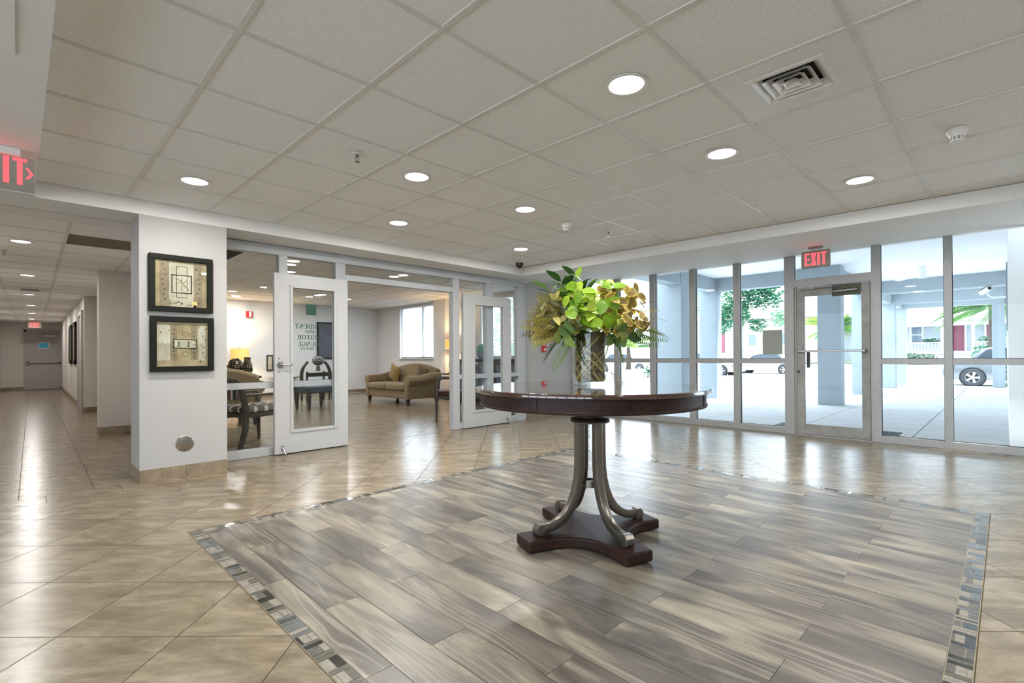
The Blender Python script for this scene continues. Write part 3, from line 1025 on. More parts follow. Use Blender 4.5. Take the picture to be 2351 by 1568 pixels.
bays = [(4.915, 5.80), (4.215, 4.82), (3.525, 4.12), (2.85, 3.43), (2.16, 2.76), (.50, 1.085), (-.18, .43), (-.86, -.25), (-1.53, -.93), (-2.23, -1.6)]
for a, c in bays:
    sbox('sill_rail', 'aluminium', a, c, 0, .085)
    sbox('mid_rail', 'aluminium', a, c, .96, 1.026)
    sbox('pane', 'clear_glass', a - .01, c + .01, .08, .97, (XS + .004, XS + .01), bev=0)
    sbox('pane', 'clear_glass', a - .01, c + .01, 1.02, 2.45, (XS + .004, XS + .01), bev=0)
    for z0, z1 in ((.085, .96), (1.026, 2.43)):
        bxs('gasket', 'gasket', [(XS - .004, XS + .004, a, a + .006, z0, z1), (XS - .004, XS + .004, c - .006, c, z0, z1), (XS - .004, XS + .004, a, c, z0, z0 + .006)], win2)
sbox('pane', 'clear_glass', 1.17, 2.05, 2.095, 2.44, (XS + .004, XS + .01), bev=0)
bxs('gasket', 'gasket', [(XS - .004, XS + .004, 2.034, 2.04, 2.1, 2.43)], win2)

door3 = thing('door_3', 'worn aluminium glass entrance door with push bar', None, (XS, 1.6, 0), kind='structure')
DX = (XS - .022, XS + .022)
sbox('stile', 'worn_aluminium', 1.922, 2.015, .012, 1.985, DX, door3); sbox('stile', 'worn_aluminium', 1.195, 1.284, .012, 1.985, DX, door3)
sbox('door_rail', 'worn_aluminium', 1.284, 1.922, 1.864, 1.985, DX, door3); sbox('door_rail', 'worn_aluminium', 1.284, 1.922, .012, .15, DX, door3)
sbox('pane', 'clear_glass', 1.28, 1.926, .14, 1.87, (XS - .003, XS + .003), door3, 0)
b = MB(); b.tube([(XS - .085, 1.235, 1.128), (XS - .085, 1.982, 1.128)], 0, rect=(.03, .028)); b.build('push_bar', 'steel', door3, bevel=.004)
for yy in (1.245, 1.972):
    bxs('bar_end', 'worn_aluminium', [(XS - .09, XS - .02, yy - .014, yy + .014, 1.112, 1.144)], door3, bevel=.003)
b = MB(); b.box(XS + .03, XS + .07, 1.875, 1.912, .905, 1.115); b.build('pull_handle', 'black_plastic', door3, bevel=.006)
b = MB(); b.lathe([(.001, -.006), (.016, -.006), (.018, 0)], 18, M=Matrix.Translation((XS - .022, 1.995, .853)) @ Matrix.Rotation(R(90), 4, 'Y')); b.build('lock_cylinder', 'black_plastic', door3, smooth=True)
cl = bxs('closer_plate', 'bronze_plate', [(XS - .034, XS - .022, 1.288, 1.598, 1.838, 1.985)], door3, bevel=.004)
b = MB(); b.tube([(XS - .06, 1.315, 1.905), (XS - .06, 1.58, 1.9)], .024, 12); b.build('closer_body', 'steel', door3, smooth=True)
b = MB(); b.tube([(XS - .07, 1.50, 1.93), (XS - .075, 1.52, 1.955), (XS - .075, 1.78, 1.95)], .006, 6); b.build('closer_arm', 'steel', door3, smooth=True)
bxs('closer_bracket', 'worn_aluminium', [(XS - .055, XS - .022, 1.782, 1.965, 1.945, 1.985)], door3, bevel=.003)
bxs('threshold', 'aluminium', [(XS - .06, XS + .06, 1.18, 2.04, 0, .01)], door3)
# sheet of paper taped to the glass
b = MB(); b.box(XS + .0115, XS + .0125, 2.205, 2.462, 1.088, 1.43)
b.build('paper_notice', 'paper_grey', label='blank back of a grey paper notice on the storefront glass', cat='notice')

# unseen glazing added on the left to bring daylight onto the ceiling
added_win = thing('window_5', 'unseen aluminium glazing added on the left outer wall for daylight', None, (-2.65, 1.4, 0), kind='structure')
for k in range(9):
    yy = -2.2 + .8 * k
    bxs('mullion', 'aluminium', [(-2.7, -2.6, yy - .045, yy + .045, 0, 2.33)], added_win)
    if k < 8:
        bxs('sill_rail', 'aluminium', [(-2.7, -2.6, yy + .045, yy + .755, 0, .085)], added_win)
        bxs('pane', 'clear_glass', [(-2.653, -2.647, yy + .04, yy + .76, .08, 2.34)], added_win)

# ------------------------------------------------------------------ ceiling fittings
def downlight(x, y, z, label, group, power=DOWNLIGHT_W, r=.096, rot=0):
    t = thing('downlight', label, 'light', (x, y, z), 0, group)
    b = MB(); b.lathe([(r - .004, .006), (r + .012, .0), (r + .013, -.004), (r + .004, -.007), (r - .008, -.003), (r - .01, .004)], 32); b.build('trim_ring', 'white_enamel', t, local=True, smooth=True)
    b = MB(); b.lathe([(.0005, -.001), (r - .009, -.001), (r - .009, .004)], 32); b.build('lens', 'lamp_lens', t, local=True)
    L = bpy.data.lights.new('downlight_lamp', 'AREA')
    L.shape = 'DISK'; L.size = 2 * r - .03; L.energy = power; L.color = (1.0, 0.975, 0.945)
    o = bpy.data.objects.new('lamp', L); COL.objects.link(o); o.parent = t; o.location = (0, 0, -.012)
    return t
HL = [(.985, 4.488, 'round ceiling light nearest the corridor mouth'), (2.177, 3.201, 'round ceiling light right of the nearer sprinkler head'), (2.793, 4.441, 'round ceiling light above the open lettered lounge door'),
      (3.396, 3.205, 'round ceiling light just left of the far smoke detector'), (4.615, 4.438, 'round ceiling light nearest the black dome camera'),
      (2.205, 1.365, 'large round ceiling light nearest the camera, left of the air vent'), (3.43, 1.375, 'round ceiling light below the square air vent'), (4.745, .815, 'round ceiling light nearest the storefront door')]
for x, y, lb_ in HL:
    downlight(x, y, ZC, lb_, 'round ceiling lights of the hall')
for x, y, lb_ in ((.985, 1.37, 'round ceiling light added just above the viewpoint, out of frame'), (3.43, -.46, 'round ceiling light added right of the viewpoint, out of frame'), (.985, -1.07, 'round ceiling light added behind the viewpoint, out of frame')):  # unseen lamps added to help light the hall
    downlight(x, y, ZC, lb_, 'round ceiling lights added behind the viewpoint')
CL = [(.03, 7.465, 'first'), (.112, 10.43, 'second'), (.163, 13.53, 'third'), (.232, 16.25, 'fourth'), (.289, 19.03, 'fifth'), (.329, 21.8, 'farthest')]
for x, y, n_ in CL:
    downlight(x, y, ZB, f'round corridor ceiling light, {n_} along the corridor', 'round corridor ceiling lights', 9.0, .085)
LL = [(3.41, 12.27, 'round lounge ceiling light above the red alarm box'), (3.80, 13.3, 'farther of two lounge ceiling lights above the alarm box'), (4.975, 8.07, 'round lounge ceiling light seen through the panel over the door opening'),
      (3.107, 8.14, 'nearer lounge ceiling light above the lettered door'), (3.375, 8.85, 'farther lounge ceiling light above the lettered door'), (6.05, 12.05, 'round lounge ceiling light beside the open door edge'), (5.10, 12.16, 'round lounge ceiling light above the green door emblem')]
for x, y, lb_ in LL:
    downlight(x, y, ZL, lb_, 'round lounge ceiling lights', 11.0)

# square air diffuser filling one grid cell
va, vb = gx(3) + gx(4), gy(6) + gy(7)
vent = thing('ceiling_vent', 'square white ceiling air vent with stepped louvres', 'vent', (va / 2, vb / 2, ZC))
def frustum(b, h0, z0, h1, z1):
    b.add([(-h0, -h0, z0), (h0, -h0, z0), (h0, h0, z0), (-h0, h0, z0), (-h1, -h1, z1), (h1, -h1, z1), (h1, h1, z1), (-h1, h1, z1)],
          [(0, 1, 5, 4), (1, 2, 6, 5), (2, 3, 7, 6), (3, 0, 4, 7)])
b = MB()
H = .293; hi = .178
b.box(-H, H, -H, -hi, -.001, .006); b.box(-H, H, hi, H, -.001, .006); b.box(-H, -hi, -hi, hi, -.001, .006); b.box(hi, H, -hi, hi, -.001, .006)
b.build('face_plate', 'white_enamel', vent, local=True)
b = MB(); h2 = .15
b.box(-hi, hi, -hi, -h2, -.005, .004); b.box(-hi, hi, h2, hi, -.005, .004); b.box(-hi, -h2, -h2, h2, -.005, .004); b.box(h2, hi, -h2, h2, -.005, .004)
b.build('inner_frame', 'white_enamel', vent, local=True)
for k in range(4):
    b = MB(); h0 = .15 - .038 * k
    hin = h0 - .034 if k < 3 else .004
    frustum(b, h0, -.006, hin, .028); frustum(b, h0 - .0015, -.0055, hin - .0012, .0285)
    b.build('louvre', 'white_enamel', vent, local=True)
b = MB(); b.box(-.155, .155, -.155, -.15, 0, .048); b.box(-.155, .155, .15, .155, 0, .048); b.box(-.155, -.15, -.15, .15, 0, .048); b.box(.15, .155, -.15, .15, 0, .048); b.box(-.155, .155, -.155, .155, .046, .048); b.build('duct', 'dark_void', vent, local=True)

def sprinkler(x, y, z, label, sc=1.0):
    t = thing('sprinkler', label, 'sprinkler', (x, y, z), 0, 'ceiling sprinkler heads')
    b = MB(); b.lathe([(.034, 0), (.036, -.004), (.028, -.011), (.012, -.012)], 20); b.build('escutcheon', 'white_enamel', t, local=True, smooth=True)
    b = MB(); b.lathe([(.011, -.01), (.012, -.022), (.007, -.024), (.007, -.03)], 12); b.build('body', 'steel', t, local=True, smooth=True)
    b = MB()
    for s in (-1, 1):
        b.tube([(s * .006, 0, -.028), (s * .014, 0, -.04), (s * .004, 0, -.056)], .0025, 6)
    b.build('frame_arms', 'steel', t, local=True, smooth=True)
    b = MB(); b.lathe([(.0005, -.056), (.017, -.057), (.018, -.060), (.0005, -.060)], 14); b.build('deflector', 'steel', t, local=True)
    return t
sprinkler(1.635, 3.11, ZC, 'nearer ceiling sprinkler head, left of a round light')
sprinkler(4.654, 3.12, ZC, 'farther small sprinkler head beside the far smoke detector')
sprinkler(-.105, 8.2, ZB, 'sprinkler head on the corridor ceiling')

def smoke(x, y, label):
    t = thing('smoke_detector', label, 'detector', (x, y, ZC), 0, 'ceiling smoke detectors')
    b = MB(); b.lathe([(.052, .001), (.054, -.012), (.05, -.018), (.038, -.042), (.034, -.05)], 28); b.build('base', 'white_enamel', t, local=True, smooth=True)
    b = MB(); b.cyl((0, 0, 0), .028, -.066, -.048, 20); b.build('chamber', 'dark_void', t, local=True)
    b = MB()
    for k in range(10):
        a = 2 * PI * k / 10
        b.box(.029, .034, -.003, .003, -.07, -.046, M=Matrix.Rotation(a, 4, 'Z'))
    b.lathe([(.026, -.058), (.0345, -.056), (.0345, -.059), (.026, -.06)], 20); b.build('cage', 'white_enamel', t, local=True)
    b = MB(); b.lathe([(.034, -.066), (.031, -.074), (.0005, -.077)], 24); b.build('cap', 'white_enamel', t, local=True, smooth=True)
smoke(4.106, .205, 'near white smoke detector on the ceiling at the right'); smoke(4.06, 3.245, 'far white smoke detector on the ceiling beyond the table')

t = thing('dome_camera', 'black dome security camera on the ceiling by the soffit corner', 'camera', (5.19, 5.02, ZC))
b = MB(); b.lathe([(.098, 0), (.1, -.006), (.07, -.022), (.058, -.026)], 28); b.build('mount_ring', 'white_enamel', t, local=True, smooth=True)
b = MB(); b.lathe([(.056, -.024), (.058, -.05), (.05, -.078), (.03, -.098), (.0005, -.106)], 28); b.build('dome', 'black_plastic', t, local=True, smooth=True)

# ------------------------------------------------------------------ exit signs
def letter_boxes(b, text, x0, z0, h, w, gap, y0, y1, sw=.17):
    s = h * sw
    x = x0
    for c in text:
        if c == 'E':
            b.box(x, x + s, y0, y1, z0, z0 + h)
            for zz_ in (z0, z0 + h / 2 - s * .4, z0 + h - s * .8): b.box(x + s, x + w, y0, y1, zz_, zz_ + s * .8)
        elif c == 'X':
            for q in ([(x, z0), (x + s * 1.1, z0), (x + w, z0 + h), (x + w - s * 1.1, z0 + h)], [(x + w - s * 1.1, z0), (x + w, z0), (x + s * 1.1, z0 + h), (x, z0 + h)]):
                b.add([(px, y0, pz) for px, pz in q] + [(px, y1, pz) for px, pz in q], [(0, 1, 2, 3), (7, 6, 5, 4), (0, 4, 5, 1), (1, 5, 6, 2), (2, 6, 7, 3), (3, 7, 4, 0)])
        elif c == 'I':
            b.box(x, x + s * 1.1, y0, y1, z0, z0 + h); x += s * 1.1 + gap; continue
        elif c == 'T':
            b.box(x, x + w, y0, y1, z0 + h - s * .8, z0 + h); b.box(x + w / 2 - s / 2, x + w / 2 + s / 2, y0, y1, z0, z0 + h - s * .8)
        elif c == '>':
            hh = h * .42; zc = z0 + h * .46
            for q in ([(x, zc + hh / 2), (x + s * .9, zc + hh / 2), (x + w * .8, zc), (x + w * .8 - s * .9, zc)], [(x, zc - hh / 2), (x + s * .9, zc - hh / 2), (x + w * .8, zc), (x + w * .8 - s * .9, zc)]):
                b.add([(px, y0, pz) for px, pz in q] + [(px, y1, pz) for px, pz in q], [(0, 1, 2, 3), (7, 6, 5, 4), (0, 4, 5, 1), (1, 5, 6, 2), (2, 6, 7, 3), (3, 7, 4, 0)])
        x += w + gap
# clear hanging sign over the corridor mouth (reads along X)
t = thing('exit_sign', 'clear hanging exit sign with red letters and arrow by the corridor mouth', 'exit sign', (-.13, 4.2, ZB))
b = MB(); b.box(-.17, .145, -.03, .03, -.045, 0); b.build('canopy', 'white_enamel', t, local=True, bevel=.004)
b = MB(); b.box(-.205, .205, -.004, .004, -.255, -.045); b.build('plate', 'acrylic', t, local=True, bevel=.003)
b = MB(); b.box(-.205, .205, -.0045, .0045, -.2555, -.2535); b.build('plate_edge', 'white_enamel', t, local=True)
b = MB(); letter_boxes(b, 'EXIT', -.08, -.21, .158, .062, .014, -.0056, -.0046, .145); letter_boxes(b, '>', .166, -.21, .158, .045, .0, -.0056, -.0046, .1); b.build('letters', 'red_light', t, local=True)
# grey sign over the entrance: faces the hall, turned to run along Y
t = thing('exit_sign', 'grey hanging exit sign with red letters above the entrance door', 'exit sign', (6.88, 1.635, 2.405), R(90))
b = MB(); b.box(-.075, .075, -.035, .035, -.035, .002); b.build('canopy', 'sign_body', t, local=True, bevel=.006)
for s in (-.03, .03):
    b = MB(); b.cyl((s, 0, 0), .005, -.06, -.03, 8); b.build('hanger', 'steel', t, local=True)
b = MB(); b.box(-.155, .155, -.022, .022, -.262, -.055); b.build('housing', 'sign_body', t, local=True, bevel=.016, seg=3)
b = MB(); letter_boxes(b, 'EXIT', -.114, -.235, .15, .056, .013, .0222, .0232, .15)
for q in range(len(b.v)): b.v[q].x = -b.v[q].x
b.build('letters', 'red_light', t, local=True)
# far corridor sign
t = thing('exit_sign', 'small red exit sign above the door at the corridor end', 'exit sign', cor(.155, 22.6, ZB))
b = MB(); b.box(-.06, .06, -.03, .03, -.05, 0); b.build('canopy', 'sign_body', t, local=True, bevel=.004)
b = MB(); b.box(-.16, .16, -.02, .02, -.25, -.05); b.build('housing', 'sign_body', t, local=True, bevel=.008)
b = MB(); letter_boxes(b, 'EXIT', -.114, -.225, .15, .056, .013, -.0215, -.0205, .15); b.build('letters', 'red_light', t, local=True)

# ------------------------------------------------------------------ corridor fittings
door4 = thing('door_4', 'grey exit door with panic bar at the corridor end', None, cor(.39, 24.2), kind='structure')
ox, oy, _ = cor(.39, 24.2)
bxs('door_frame', 'corridor_door', [(ox - .5, ox - .44, oy - .05, oy, 0, 2.09), (ox + .44, ox + .5, oy - .05, oy, 0, 2.09), (ox - .5, ox + .5, oy - .05, oy, 2.03, 2.09)], door4)
bxs('door_leaf', 'corridor_door', [(ox - .44, ox + .44, oy - .035, oy - .005, .01, 2.03)], door4)
w_ = bxs('window_frame', 'indoor_white', [(ox - .15, ox + .15, oy - .045, oy - .03, 1.44, 1.68)], door4)
bxs('pane', 'blue_window', [(ox - .125, ox + .125, oy - .047, oy - .044, 1.465, 1.655)], door4)
bxs('panic_bar', 'steel', [(ox - .42, ox + .42, oy - .12, oy - .075, .93, .985), (ox - .43, ox - .36, oy - .12, oy - .03, .88, 1.02), (ox + .39, ox + .43, oy - .12, oy - .03, .92, 1.0)], door4, bevel=.006)
bxs('closer', 'steel', [(ox + .02, ox + .32, oy - .1, oy - .035, 1.86, 1.93), (ox - .2, ox + .2, oy - .08, oy - .05, 1.965, 1.985)], door4, bevel=.006)
# side door frame and two framed pictures on the corridor's right wall
door5 = thing('door_5', 'side door frame on the corridor wall', None, cor(.84, 14.2), kind='structure')
b = MB(); corbox(b, .80, .86, 13.28, 13.42, 0, 2.07); corbox(b, .80, .86, 14.35, 14.5, 0, 2.07); corbox(b, .80, .86, 13.42, 14.35, 1.98, 2.07); b.build('door_frame', 'corridor_door', door5)
b = MB(); corbox(b, .825, .845, 13.42, 14.35, 0, 1.98); b.build('door_leaf', 'corridor_door', door5)
for ya, yb, n_ in ((15.4, 16.5, 'nearer'), (16.9, 18.0, 'farther')):
    t = thing('framed_picture', f'dark framed picture on the corridor wall, {n_} of two', 'picture', cor(.82, (ya + yb) / 2, 1.4), 0, 'pictures along the corridor')
    b = MB(); corbox(b, .80, .84, ya, ya + .09, .95, 1.95); corbox(b, .80, .84, yb - .09, yb, .95, 1.95); corbox(b, .80, .84, ya, yb, .95, 1.04); corbox(b, .80, .84, ya, yb, 1.86, 1.95)
    b.build('frame', 'black_frame', t)
    b = MB(); corbox(b, .815, .84, ya + .09, yb - .09, 1.04, 1.86); b.build('print', 'print_brown', t)
t = thing('corridor_vent', 'flat return air vent on the corridor ceiling between lights', 'vent', (.17, 12.56, ZB))
bxs('vent_frame', 'white_enamel', [(-.1, .44, 12.26, 12.84, ZB - .006, ZB)], t); bxs('vent_core', 'steel', [(.05, .29, 12.4, 12.72, ZB - .012, ZB - .006)], t)

# ------------------------------------------------------------------ pictures and plate on the pillar
def picture(name, label, x0, x1, z0, z1, y, fw=.047, tilt=0):
    t = thing(name, label, 'picture', ((x0 + x1) / 2, y, (z0 + z1) / 2), 0, 'pictures on the white pillar')
    hw, hh = (x1 - x0) / 2, (z1 - z0) / 2
    b = MB()
    b.box(-hw, hw, -.042, 0, hh - fw, hh); b.box(-hw, hw, -.042, 0, -hh, -hh + fw); b.box(-hw, -hw + fw, -.042, 0, -hh + fw, hh - fw); b.box(hw - fw, hw, -.042, 0, -hh + fw, hh - fw)
    b.build('frame', 'black_frame', t, local=True, bevel=.003, seg=1)
    b = MB(); b.box(-hw + fw - .003, hw - fw + .003, -.016, -.006, -hh + fw - .003, hh - fw + .003); b.build('print', 'print_tan', t, local=True)
    b = MB(); b.box(-hw + fw - .003, hw - fw + .003, -.026, -.0245, -hh + fw - .003, hh - fw + .003); b.build('glazing', 'vase_glass', t, local=True)
    return t, hw - fw, hh - fw
rp = random.Random(12)
def flat(b, x0, x1, z0, z1, y=-.0165):
    b.box(x0, x1, y, y + .0006, z0, z1)
def outline(b, x0, x1, z0, z1, w, y=-.018):
    flat(b, x0, x1, z0, z0 + w, y); flat(b, x0, x1, z1 - w, z1, y); flat(b, x0, x0 + w, z0, z1, y); flat(b, x1 - w, x1, z0, z1, y)
def swirl(b, x, z, r, y=-.0172, turns=1.6):
    n = 14
    b.tube([(x + r * (1 - .8 * i / n) * math.cos(turns * 2 * PI * i / n), y, z + r * (1 - .8 * i / n) * math.sin(turns * 2 * PI * i / n)) for i in range(n)], 0, rect=(.0022, .0012), up=(0, 1, 0))
def ring(b, x, z, rx, rz, y=-.0175):
    b.tube([(x + rx * math.cos(2 * PI * i / 24), y, z + rz * math.sin(2 * PI * i / 24)) for i in range(24)], 0, rect=(.0022, .0012), up=(0, 1, 0), closed=True)
t, hx, hz = picture('framed_picture', 'upper black framed collage print with a brushed character in a square', .815, 1.31, 1.502, 2.012, YP)
for xa, xb in ((-hx + .035, -hx + .105), (hx - .105, hx - .035)):
    b = MB(); flat(b, xa, xb, -hz, hz); b.build('side_band', 'print_brown', t, local=True)
b = MB(); flat(b, -.095, .095, -hz + .05, hz - .02); b.build('centre_sheet', 'print_pale', t, local=True)
b = MB(); flat(b, -.085, .115, -hz, -hz + .045); b.build('foot_sheet', 'print_pale', t, local=True)
b = MB(); outline(b, -.04, .045, -hz + .085, hz - .045, .004, -.0175); b.build('thin_rectangle', 'print_ink', t, local=True)
b = MB(); outline(b, -.078, .082, -.085, .085, .009); b.build('bold_square', 'print_ink', t, local=True)
b = MB()
for k in range(16):
    s = -1 if k % 2 else 1
    swirl(b, s * (hx - .055 - .03 * rp.random()), -hz + .03 + (2 * hz - .06) * (k + .5) / 16, .008 + .004 * rp.random())
for k in range(22):
    flat(b, (x_ := rp.uniform(-.1, .1)), x_ + rp.uniform(.004, .014), (z_ := rp.uniform(-hz + .01, -hz + .055)), z_ + rp.uniform(.003, .01), -.0172)
b.build('ink_marks', 'print_ink', t, local=True, kind='stuff')
b = MB()
for pth in ([(0, .06), (.004, .0), (.0, -.055)], [(-.045, .05), (-.01, .035), (.0, .03)], [(-.05, 0), (-.02, .012), (0, .03)], [(.004, .02), (.03, -.02), (.06, -.05)], [(.05, .045), (.03, .03), (.022, .015)]):
    b.tube([(x_, -.019, z_) for x_, z_ in pth], 0, rect=(.006, .002), up=(0, 1, 0))
b.build('brushed_character', 'print_brown', t, local=True)
b = MB(); flat(b, hx - .12, hx - .075, -hz + .022, -hz + .055, -.0175); b.build('yellow_patch', 'warm_patch' if 'warm_patch' in MATS else mat('warm_patch', (214, 196, 120), .6), t, local=True)
t, hx, hz = picture('framed_picture', 'lower black framed collage print with a wide rectangle and two circles', .825, 1.317, .962, 1.458, YP)
for xa, xb in ((-hx + .005, -hx + .1), (hx - .075, hx - .02)):
    b = MB(); flat(b, xa, xb, -hz + .055, hz - .025); b.build('pale_sheet', 'print_pale', t, local=True)
for xa, xb in ((-hx + .105, -hx + .155), (.06, .115)):
    b = MB(); flat(b, xa, xb, -hz + .055, hz - .02); b.build('brown_band', 'print_brown', t, local=True)
b = MB(); flat(b, -.07, .105, -.035, .04, -.0172); b.build('centre_sheet', 'print_pale', t, local=True)
b = MB(); outline(b, -.075, .11, -.04, .045, .008); b.build('bold_rectangle', 'print_ink', t, local=True)
for zc in (.095, -.09):
    b = MB(); ring(b, .02, zc, .025, .022); b.build('ink_circle', 'print_ink', t, local=True)
b = MB()
for k in range(14):
    swirl(b, -hx + .13 if k % 2 else .09, -hz + .07 + (2 * hz - .13) * (k + .5) / 14, .009)
for k in range(30):
    flat(b, (x_ := rp.choice((rp.uniform(-hx + .01, -hx + .1), rp.uniform(hx - .08, hx - .01)))), x_ + rp.uniform(.003, .012), (z_ := rp.uniform(-hz + .02, hz - .03)), z_ + rp.uniform(.003, .012), -.0178)
for x_ in (-.03, .045):
    for k in range(4):
        flat(b, x_ - .018 + .004 * k, x_ + .014, -.02 + .012 * k, -.0175 + .012 * k, -.0185)
    flat(b, x_ - .003, x_ + .002, -.025, .03, -.0185)
b.build('ink_marks', 'print_ink', t, local=True, kind='stuff')
b = MB(); b.lathe([(.0005, -.006), (.066, -.006), (.074, -.003), (.0755, 0)], 40, M=Matrix.Translation((1.089, YP, .301)) @ Matrix.Rotation(R(-90), 4, 'X'))
b.build('wall_plate', 'swirl_steel', smooth=True, label='round brushed steel cover plate low on the white pillar', cat='cover plate')
# small frame and red pull station on the end wall
t = thing('framed_picture', 'small silver framed picture on the wall behind the bouquet', 'picture', (6.4, 5.86, 1.54))
bxs('frame', 'steel', [(6.29, 6.315, 5.835, 5.86, 1.38, 1.70), (6.485, 6.51, 5.835, 5.86, 1.38, 1.70), (6.315, 6.485, 5.835, 5.86, 1.38, 1.405), (6.315, 6.485, 5.835, 5.86, 1.675, 1.70)], t)
bxs('mount', 'print_pale', [(6.315, 6.485, 5.848, 5.86, 1.405, 1.675)], t); bxs('print', 'print_blue', [(6.36, 6.445, 5.845, 5.85, 1.45, 1.64)], t)
t = thing('fire_pull_station', 'small red fire alarm pull station on the end wall', 'alarm', (6.66, 5.86, 1.21))
bxs('housing', 'red_plastic', [(6.615, 6.705, 5.82, 5.86, 1.15, 1.27)], t, bevel=.004); bxs('pull_bar', 'indoor_white', [(6.63, 6.69, 5.81, 5.82, 1.19, 1.21)], t)

# ------------------------------------------------------------------ round pedestal table
TC = (2.425, 1.767)
tb = thing('pedestal_table', 'round dark wood foyer table on four curved metal legs', 'table', (TC[0], TC[1], 0), R(70))
b = MB(); b.lathe([(.0005, .902), (.666, .902), (.670, .902), (.673, .9017), (.680, .8995), (.683, .892), (.683, .884), (.679, .879), (.66, .877), (.0005, .877)], 96)
b.build('table_top', 'espresso_top', tb, smooth=True, local=True)
b = MB(); b.lathe([(.60, .878), (.652, .878), (.652, .815), (.60, .815)], 96, cap=False)
b.build('apron', 'espresso_wood', tb, smooth=True, local=True)
b = MB(); b.lathe([(.58, .815), (.656, .815), (.659, .811), (.656, .807), (.656, .803), (.64, .799), (.58, .799), (.58, .815)], 96, cap=False)
b.build('apron_bead', 'espresso_wood', tb, smooth=True, local=True)
for k in range(4):
    a = R(-25) + k * PI / 2 - R(70) + R(45) - R(8)
    b = MB(); b.box(.648, .657, -.014, .014, .812, .877, M=Matrix.Rotation(a, 4, 'Z')); b.build('apron_block', 'espresso_wood', tb, local=True, bevel=.002)
b = MB(); b.lathe([(.0005, .878), (.6, .878), (.6, .865), (.0005, .865)], 64); b.build('underside', 'espresso_wood', tb, local=True)
b = MB(); b.lathe([(.085, .80), (.085, .716), (.112, .712), (.116, .704), (.112, .697), (.09, .694), (.0005, .694)], 40); b.lathe([(.085, .87), (.085, .80)], 40)
b.build('neck', 'espresso_wood', tb, smooth=True, local=True)
b = MB(); b.lathe([(.095, .7), (.117, .7), (.119, .695), (.117, .689), (.095, .688)], 40); b.build('collar', 'nickel', tb, smooth=True, local=True)
# X-shaped base with concave sides
hw, Lf, r0 = .088, .452, .335
pts = []
for k in range(4):
    a = k * PI / 2
    c, s = math.cos(a), math.sin(a)
    rot = lambda x, y: (x * c - y * s, x * s + y * c)
    pts.append(rot(Lf, -hw)); pts.append(rot(Lf, hw)); pts.append(rot(r0, hw))
    # concave arc to the next foot
    p0 = Vector((r0, hw)); p1 = Vector((hw, r0)); n = 10
    for i in range(1, n):
        t = i / n
        q = p0 * (1 - t) + p1 * t
        d = .075 * math.sin(PI * t) ** .8
        q = q - Vector((1, 1)).normalized() * d
        pts.append(rot(q.x, q.y))
    pts.append(rot(hw, r0))
b = MB(); b.prism(pts, .006, .068); b.build('base', 'espresso_wood', tb, local=True, bevel=.012, seg=2)
for k in range(4):
    b = MB(); b.cyl((.38 * math.cos(k * PI / 2), .38 * math.sin(k * PI / 2), 0), .02, 0, .008, 10)
    b.build('glide', 'black_plastic', tb, local=True)
path = [(.075, .70), (.075, .60), (.075, .50), (.077, .42), (.086, .345), (.104, .275), (.132, .212), (.168, .162), (.21, .128), (.255, .108), (.30, .101), (.332, .101)]
leg = MB(); leg.tube([(x, 0, z) for x, z in path], 0, rect=(.05, .048), up=(0, 1, 0))
leg_me = leg.mesh('leg', smooth=True, bevel=.007)
leg_me.materials.append(MATS['nickel'])
cp = MB(); cp.add([(.328, -.028, .066), (.365, -.028, .066), (.378, -.028, .08), (.378, -.028, .108), (.36, -.028, .13), (.328, -.028, .13),
                   (.328, .028, .066), (.365, .028, .066), (.378, .028, .08), (.378, .028, .108), (.36, .028, .13), (.328, .028, .13)],
                  [(0, 1, 2, 3, 4, 5), (11, 10, 9, 8, 7, 6)] + [(i, (i + 1) % 6, 6 + (i + 1) % 6, 6 + i) for i in range(6)])
cap_me = cp.mesh('leg_cap', bevel=.004); cap_me.materials.append(MATS['nickel'])
for k in range(4):
    o = link('leg', leg_me, None, tb); o.rotation_euler = (0, 0, k * PI / 2)
    c = link('leg_cap', cap_me, None, o)
b = MB(); b.lathe([(.034, .345), (.05, .345), (.05, .305), (.034, .305), (.034, .345)], 28, cap=False); b.build('spacer_ring', 'nickel', tb, smooth=True, local=True)

# ------------------------------------------------------------------ glass vase with woven leaf strips
VC = Vector((2.505, 1.818, .9025))
vs = thing('glass_vase', 'tall clear glass cylinder vase lined with woven tan leaf strips', 'vase', VC)
VH = .345
b = MB(); b.lathe([(.0005, 0), (.106, 0), (.110, .004), (.110, VH), (.1075, VH), (.1065, .028), (.09, .02), (.0005, .02)], 48, cap=False); b.build('glass_wall', 'vase_glass', vs, smooth=True, local=True)
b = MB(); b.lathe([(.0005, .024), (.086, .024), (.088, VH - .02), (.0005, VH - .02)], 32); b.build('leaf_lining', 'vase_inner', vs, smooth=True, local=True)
rv = random.Random(5)
for k in range(60):
    fam = k % 2
    a0 = rv.uniform(0, 2 * PI); sl = (1 if fam else -1) * rv.uniform(.7, 1.5); z0 = rv.uniform(.03, .3) if k % 3 else rv.uniform(.02, .1)
    wd = rv.uniform(.012, .02); rr = .093 + .0045 * fam + rv.uniform(0, .003)
    vsx, fs = [], []
    n = 14; L = rv.uniform(.9, 1.7)
    for i in range(n + 1):
        a = a0 + L * i / n
        z = z0 + sl * rr * L * i / n * .9
        for s in (-1, 1):
            zz_ = min(max(z + s * wd / 2, .026), VH - .03)
            vsx.append((rr * math.cos(a), rr * math.sin(a), zz_))
    for i in range(n):
        fs.append((2 * i, 2 * i + 2, 2 * i + 3, 2 * i + 1))
    b = MB(); b.add(vsx, fs); b.build('leaf_strip', 'strip_tan', vs, smooth=True, local=True)

